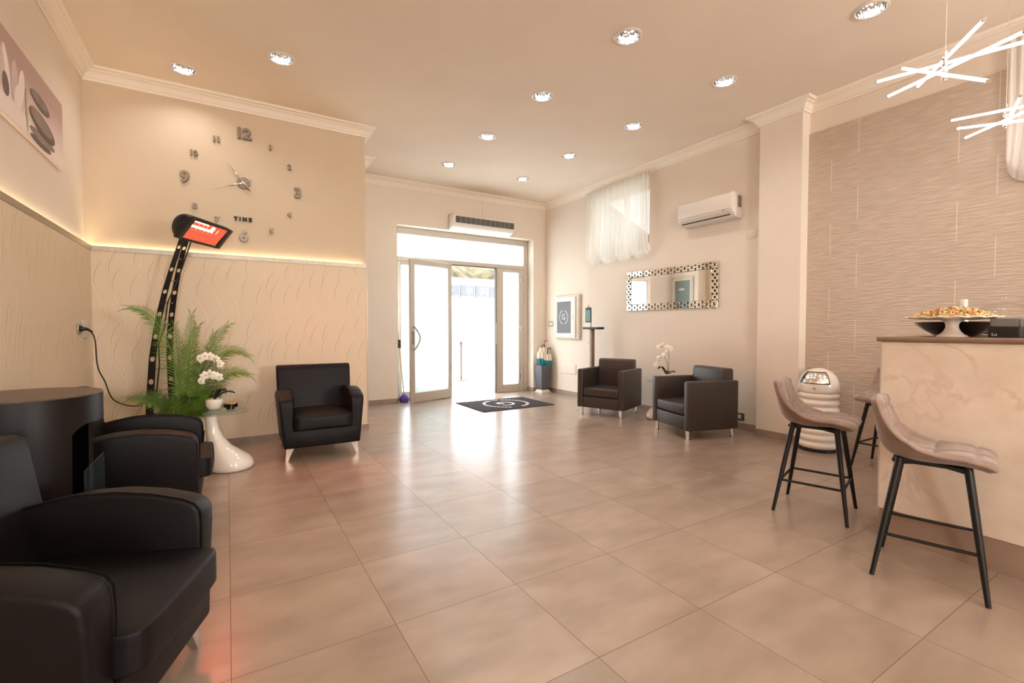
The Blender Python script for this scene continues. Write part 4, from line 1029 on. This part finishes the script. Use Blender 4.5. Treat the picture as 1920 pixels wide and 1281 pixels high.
# ------------------------------------------------------------------ air curtain, split unit, mirror, curtains
t = thing('air_curtain', 'long white air curtain unit with dark grille above the entrance door', 'air curtain', (3.98, YB, 3.10))
b = MB(); yz = lambda a, c, x: (x, a, c)
b.prism([(0, -.10), (0, .15), (-.20, .145), (-.225, .10), (-.222, -.05), (-.17, -.085), (-.05, -.125), (-.02, -.125)], yz, -.63, .60, .008, 2); b.build('housing', m_white, t, ang=50)
for i in range(12):
    x0 = -.585+i*.0985; b = MB(); b.box(x0, x0+.090, -.232, -.222, -.018, .092, .001, 1, M=None); b.build('grille_cell', m_grille, t)
text_part('lettering', '- - -', .026, m_grey, t, .0003, axes((-.52, -.2265, -.045), (1, 0, 0), (0, 0, 1), (0, -1, 0)))
b = MB(); b.tube([(.05, -.01, .14), (.05, -.006, .30), (.055, -.006, .48)], .003, 6); b.build('supply_cable', m_offwhite, t)

t = thing('air_conditioner', 'white wall mounted split air conditioner above the wall mirror', 'air conditioner', (XR, 3.89, 2.76))
b = MB(); xz = lambda a, c, y: (a, y, c)
b.prism([(0, .155), (-.19, .160), (-.215, .145), (-.222, -.045), (-.20, -.085), (-.14, -.135), (-.09, -.148), (0, -.15)], xz, -.40, .40, .010, 3); b.build('housing', m_white, t, ang=50)
b = MB(); b.prism([(-.20, .150), (-.222, .14), (-.229, -.042), (-.217, -.048)], xz, -.365, .392, .003, 1); b.build('front_panel', m_white, t, ang=50)
b = MB(); b.box(-.004, .004, -.345, .36, -.006, .006, M=axes((-.172, 0, -.112), (.6, 0, .45), (0, 1, 0), (-.45, 0, .6))); b.build('outlet_slot', m_dark, t)
b = MB(); b.box(-.003, .003, -.345, .36, -.022, .022, .001, 1, M=axes((-.196, 0, -.088), (.77, 0, .5), (0, 1, 0), (-.5, 0, .77))); b.build('louvre', m_offwhite, t)
b = MB(); b.box(-.10, -.03, -.405, -.399, -.02, .12, .002, 1); b.build('side_label', m_socket, t)
b = MB(); b.tube([(-.224, -.29, -.06), (-.229, -.29, -.062)], .008, 12); b.build('sensor', m_grey, t)
text_part('lettering', '- - - -', .022, m_grey, t, .0003, axes((-.2285, .07, -.028), (0, -1, 0), (0, 0, 1), (-1, 0, .03)))

t = thing('wall_mirror', 'rectangular wall mirror with a brick mosaic mirror frame on right wall', 'mirror', (XR, 4.615, 1.828))
MY0, MY1, MZ0, MZ1 = -.81, .812, -.303, .303
b = MB(); b.box(-.012, 0, MY0+.02, MY1-.02, MZ0+.012, MZ1-.012); b.build('backing', m_black, t)
b = MB(); b.box(-.018, -.012, MY0+.098, MY1-.098, MZ0+.096, MZ1-.096, .003, 1); b.build('glass', m_mirror, t)
b = MB(); rh = .0313
def tile(y0, y1, z0, z1): b.box(-.022, -.012, y0, y1, z0, z1, .003, 1)
pit = (MY1-MY0)/14; blk = .024
for row in range(3):
    off = (row % 2)*pit/2
    for (zb) in (MZ0+row*rh, MZ1-(row+1)*rh):
        ys = MY0+off-pit
        while ys < MY1:
            y0 = max(ys+blk/2, MY0+(.0 if row % 2 == 0 else .0)); y1 = min(ys+pit-blk/2, MY1)
            if y1-y0 > .01: tile(y0, y1, zb+.0008, zb+rh-.0008)
            ys += pit
zi0, zi1 = MZ0+3*rh, MZ1-3*rh; pv = (zi1-zi0)/5; bv = .026
for colm in range(3):
    off = (colm % 2)*pv/2
    for yb in (MY0+colm*rh, MY1-(colm+1)*rh):
        zs = zi0+off-pv
        while zs < zi1:
            z0 = max(zs+bv/2, zi0); z1 = min(zs+pv-bv/2, zi1)
            if z1-z0 > .008: tile(yb+.0008, yb+rh-.0008, z0, z1)
            zs += pv
b.build('mosaic_frame', m_mirtile, t, ang=20)

def curtain(name, label, y0, y1, ztop, zb, m_, nsc, amp, cordy=None, pick=None):
    t = thing(name, label, 'curtain', (5.36, (y0+y1)/2, ztop))
    nu, nv = 150, 44; yc = (y0+y1)/2
    b = MB()
    def f(u, v):
        ph = u*nsc; fr = ph-math.floor(ph) if ph < nsc else 1.0
        sc = abs(math.sin(PI*ph))**.75
        zbot = zb+amp*(1-sc)
        y = y0+(y1-y0)*u
        # gather towards the pick-up cords near the hem
        y -= .045*math.sin(2*PI*ph)*v**4
        z = ztop+(zbot-ztop)*v
        fold = .022*math.sin(2*PI*u*26+1.2*math.sin(u*9))*(1-.55*v)+.010*math.sin(2*PI*u*11+.6)*(.4+.6*v)
        puff = -.04*sc*math.sin(PI*min(1, max(0, (v-.55)/.45))*.80)
        if v > .93: puff += .05*(v-.93)/.07
        return (fold+puff, y-yc, z-ztop)
    b.grid(f, nu, nv); b.build('voile', m_, t, ang=None)
    b = MB(); b.grid(lambda u, v: (.010+.012*math.sin(2*PI*u*60), y0+(y1-y0)*u-yc, .005-.055*v), 240, 3); b.build('heading_tape', m_, t, ang=None)
    b = MB(); b.tube([(.03, y0-yc-.02, -.02), (.03, y1-yc+.02, -.02)], .008, 8); b.build('rail', m_white, t)
    if cordy:
        b = MB()
        for cy, zl in cordy: b.tube([(.02, cy-yc, -.05), (.02, cy-yc, zl-ztop)], .0018, 5)
        b.build('cord', m_offwhite, t)
    return t
curtain('balloon_curtain', 'sheer white balloon curtain with scalloped hem over the high side window', 4.925, 6.33, 3.572, 2.315, m_sheer, 4, .15, [(6.28, 1.62), (6.22, 1.62)])
curtain('balloon_curtain', 'cream balloon curtain on the tiled wall at the right picture edge', -.25, 1.19, 3.56, 2.395, m_sheer2, 3, .16)

# ------------------------------------------------------------------ emblem helper (letter in a laurel wreath)
def wreath(parent, M, r, m_, th=.002, mirror=1):
    b = MB()
    for s in (-1, 1):
        n = 15
        for i in range(n):
            a = R(-75+140*i/(n-1)) if s > 0 else PI-R(-75+140*i/(n-1))
            c = Vector((r*math.cos(a), r*math.sin(a), 0)); tg = Vector((-math.sin(a), math.cos(a), 0))*s; nn = Vector((math.cos(a), math.sin(a), 0))
            L = r*.20; w = r*.055
            for side in (-1, 1):
                d = (tg+nn*side*.30).normalized(); e = Vector((-d.y, d.x, 0))
                P = [c, c+d*L*.5+e*w, c+d*L, c+d*L*.5-e*w]
                b.raw([p+Vector((0, 0, th)) for p in P], [(0, 1, 2, 3)])
    b.tube([(-r*.18, -r*1.05, th), (0, -r*.98, th), (r*.18, -r*1.05, th)], r*.02, 5)
    b.xf(M); b.build('laurel_wreath', m_, parent, ang=None)
    text_part('letter', 'G', r*1.25, m_, parent, .0006, M @ Matrix.Translation((0, 0, th)), align='CENTER')

# ------------------------------------------------------------------ meter cabinet with the G panel
t = thing('wall_cabinet', 'beige wall cabinet with grey door panel bearing a white G in laurel', 'cabinet', (XR, 6.91, 1.458))
b = MB(); b.box(-.055, 0, -.345, .345, -.415, .415, .025, 3); b.build('surround', m_offwhite, t)
b = MB(); b.box(-.080, -.050, -.265, .315, -.375, .365, .008, 2); d_ = b.build('cabinet_door', m_white, t)
b = MB(); b.box(-.084, -.079, -.145, .265, -.295, .290, .001, 1); b.build('grey_panel', m_panelgrey, d_)
wreath(d_, axes((-.0842, .06, .0), (0, -1, 0), (0, 0, 1), (-1, 0, 0)), .125, m_matwhite)
b = MB(); b.box(-.088, -.079, -.215, -.195, -.04, .05, .003, 1); b.build('latch', m_alu, d_)

# ------------------------------------------------------------------ doormat
t = thing('doormat', 'charcoal entrance mat with a white G in laurel wreath by the door', 'mat', (3.903, 6.648, 0))
b = MB(); b.box(-.658, .658, -.497, .497, .0005, .010, .003, 1); b.build('mat_pile', m_mat, t)
wreath(t, axes((.02, 0, .0102), (-1, 0, 0), (0, -1, 0), (0, 0, 1)), .36, m_matwhite, .0006)

# ------------------------------------------------------------------ umbrella stand
t = thing('umbrella_stand', 'dark grey tapering square umbrella stand with pale foot in the rear corner', 'umbrella stand', (5.27, 7.50, 0))
b = MB(); sec = [(.082, .055), (.10, .25), (.112, .45), (.118, .535)]; vs = []; fs = []
def sq(h, z): return [(-h, -h, z), (h, -h, z), (h, h, z), (-h, h, z)]
for h, z in sec: vs += sq(h, z)
for h, z in ((.108, .535), (.09, .10)): vs += sq(h, z)
for j in range(5):
    for i in range(4): fs.append((j*4+i, j*4+(i+1) % 4, (j+1)*4+(i+1) % 4, (j+1)*4+i))
fs.append((20, 21, 22, 23)); b.raw(vs, fs); b.build('vase', m_grey, t, ang=30, fixn=False)
b = MB(); vs = []; fs = []
for h, z in ((.122, 0), (.122, .008), (.10, .025), (.088, .056)): vs += sq(h, z)
for j in range(3):
    for i in range(4): fs.append((j*4+i, j*4+(i+1) % 4, (j+1)*4+(i+1) % 4, (j+1)*4+i))
fs += [(3, 2, 1, 0), (12, 13, 14, 15)]; b.raw(vs, fs); b.build('foot', m_offwhite, t, ang=30)
def umbrella(label, base, top, hook_r, mats, handle, hookdir, seed):
    t = thing('umbrella', label, 'umbrella', base, 0, 'umbrellas in the stand')
    T = Vector(top)-Vector(base); L = T.length; d = T.normalized(); rr = random.Random(seed)
    s_ = d.cross(Vector((0, 1, 0))).normalized(); w_ = d.cross(s_)
    b = MB(); b.tube([(0, 0, 0), d*(L-.10)], .006, 8); b.build('shaft', m_chrome, t)
    b = MB(); n = 48; vs = []; fs = []
    prof = [(.012, .03), (.026, .20), (.044, .40), (.066, .54), (.082, .66), (.078, .74), (.064, .82)]
    prof = [(r, z*L/.98) for r, z in prof]
    for r, z in prof:
        for i in range(n):
            a = 2*PI*i/n; q = r*(1+.28*math.cos(a*8+z*6)); vs.append(d*z+s_*q*math.cos(a)+w_*q*math.sin(a))
    for j in range(len(prof)-1):
        for i in range(n): fs.append((j*n+i, j*n+(i+1) % n, (j+1)*n+(i+1) % n, (j+1)*n+i)); 
    b.raw(vs, fs)
    b.m = [0 if k < 3*n else (0 if k < 4*n else 1) for k in range(len(b.f))]
    b.build('canopy', mats, t, ang=None)
    b = MB(); hd = Vector(hookdir).normalized(); e = d*(L-.10)
    pts = [e-d*.06, e]+[e+d*(.06+hook_r*math.sin(a))+hd*(hook_r-hook_r*math.cos(a)) for a in [PI*k/9 for k in range(10)]]
    b.tube(pts, .0085, 8); b.build('handle', handle, t)
    return t
umbrella('folded teal and cream umbrella with dark hook handle at the stand front', (5.25, 7.47, .12), (5.235, 7.50, .93), .035, [m_teal, m_creamfab], m_navy, (.7, -.5, 0), 1)
umbrella('folded teal umbrella with cream top leaning right in the stand', (5.29, 7.47, .12), (5.33, 7.42, .88), .03, [m_teal, m_creamfab], m_navy, (.8, -.5, 0), 2)
umbrella('folded cream umbrella with curved wooden handle at the stand back', (5.28, 7.54, .12), (5.31, 7.51, 1.02), .035, [m_creamfab, m_creamfab], m_wood, (.9, -.4, 0), 3)

# ------------------------------------------------------------------ scanner stand
t = thing('scanner_stand', 'slim brown temperature scanner stand with screen and black tray by right wall', 'scanner stand', (5.2, 5.98, 0))
b = MB(); b.lathe([(.12, 0), (.12, .008), (.03, .014), (.001, .014)], 32); b.build('base', m_pole, t)
b = MB(); b.box(-.03, .03, -.035, .035, .01, 1.24, .006, 2); b.build('column', m_pole, t)
b = MB(); b.box(-.07, .07, -.22, .16, 1.235, 1.25, .004, 1); b.box(-.07, -.062, -.22, .16, 1.25, 1.272, .002, 1); b.box(.062, .07, -.22, .16, 1.25, 1.272, .002, 1); b.box(-.07, .07, .152, .16, 1.25, 1.272, .002, 1); b.box(-.07, .07, -.22, -.212, 1.25, 1.272, .002, 1); b.build('tray', m_black, t)
b = MB(); b.tube([(0, .03, 1.24), (0, .03, 1.5)], .010, 10); b.build('neck', m_socket, t)
SM = axes((-.03, .06, 1.475), (.25, -.97, 0), (0, 0, 1), (-.97, -.25, 0))
b = MB(); b.box(-.056, .056, -.125, .125, -.012, .012, .006, 2, M=SM); s_ = b.build('scanner', m_grey, t)
b = MB(); b.box(-.042, .042, -.105, .085, .012, .0135, M=SM); b.build('screen', m_screen, s_)
b = MB(); b.box(-.02, .02, .125, .17, -.01, .01, .004, 1, M=SM); b.build('camera_head', m_offwhite, t)
b = MB(); b.tube([(-.03+.0, .045+.022*math.cos(a), 1.02+.022*math.sin(a)) for a in [2*PI*k/16 for k in range(17)]], .003, 6); b.build('hook_ring', m_chrome, t)

# ------------------------------------------------------------------ broom behind the door leaf
t = thing('broom', 'tan handled broom with purple bristles leaning behind the open door leaf', 'broom', (2.545, 7.70, 0))
b = MB(); b.tube([(-.0, .0, .12), (-.075, .105, 1.22), (-.082, .112, 1.27)], [.011, .011, .008], 10); b.build('pole', m_tan, t)
b = MB(); b.lathe([(.055, 0.002), (.075, .03), (.07, .07), (.045, .11), (.015, .14), (.001, .145)], 26)
for i, v in enumerate(b.v):
    a = math.atan2(v.y, v.x); b.v[i] = Vector((v.x*(1+.12*math.cos(13*a)), v.y*.85*(1+.12*math.sin(11*a)), v.z))
b.build('bristle_head', m_purple, t, ang=None)
b = MB(); b.box(-.085, -.035, .04, .09, .92, 1.06, .008, 2); b.build('grip', m_black, t)

# ------------------------------------------------------------------ world, camera, view
w = bpy.data.worlds.new('overcast_sky'); scene.world = w; w.use_nodes = True
bg = w.node_tree.nodes['Background']; bg.inputs[0].default_value = (.93, .97, 1, 1); bg.inputs[1].default_value = 12.0
cam = bpy.data.cameras.new('camera'); co = bpy.data.objects.new('camera', cam); COL.objects.link(co)
co.location = (0, 0, 1.2595); co.rotation_euler = (PI/2-.02908, 0, -.54647)
cam.sensor_width = 36; cam.lens = 36*878.2/1920; cam.clip_start = .05; cam.clip_end = 200
scene.camera = co
scene.view_settings.view_transform = 'Standard'
scene.view_settings.look = 'None'
scene.view_settings.exposure = -.07
scene.cycles.max_bounces = 10; scene.cycles.diffuse_bounces = 6; scene.cycles.transparent_max_bounces = 12
scene.cycles.caustics_reflective = False; scene.cycles.caustics_refractive = False
scene.cycles.sample_clamp_indirect = 8
scene.cycles.use_denoising = True
# light portals in the door opening and the window
for p_, sx_, sy_, r_ in (((3.97, 7.862, 1.2), 1.0, 2.4, (R(90), 0, 0)), ((XR+.02, 5.615, 2.94), 1.02, 1.2, (R(90), 0, R(-90)))):
    l_ = bpy.data.lights.new('daylight_portal', 'AREA'); l_.shape = 'RECTANGLE'; l_.size = sx_; l_.size_y = sy_; l_.cycles.is_portal = True
    lo = bpy.data.objects.new('daylight_portal', l_); COL.objects.link(lo); lo.location = p_; lo.rotation_euler = r_
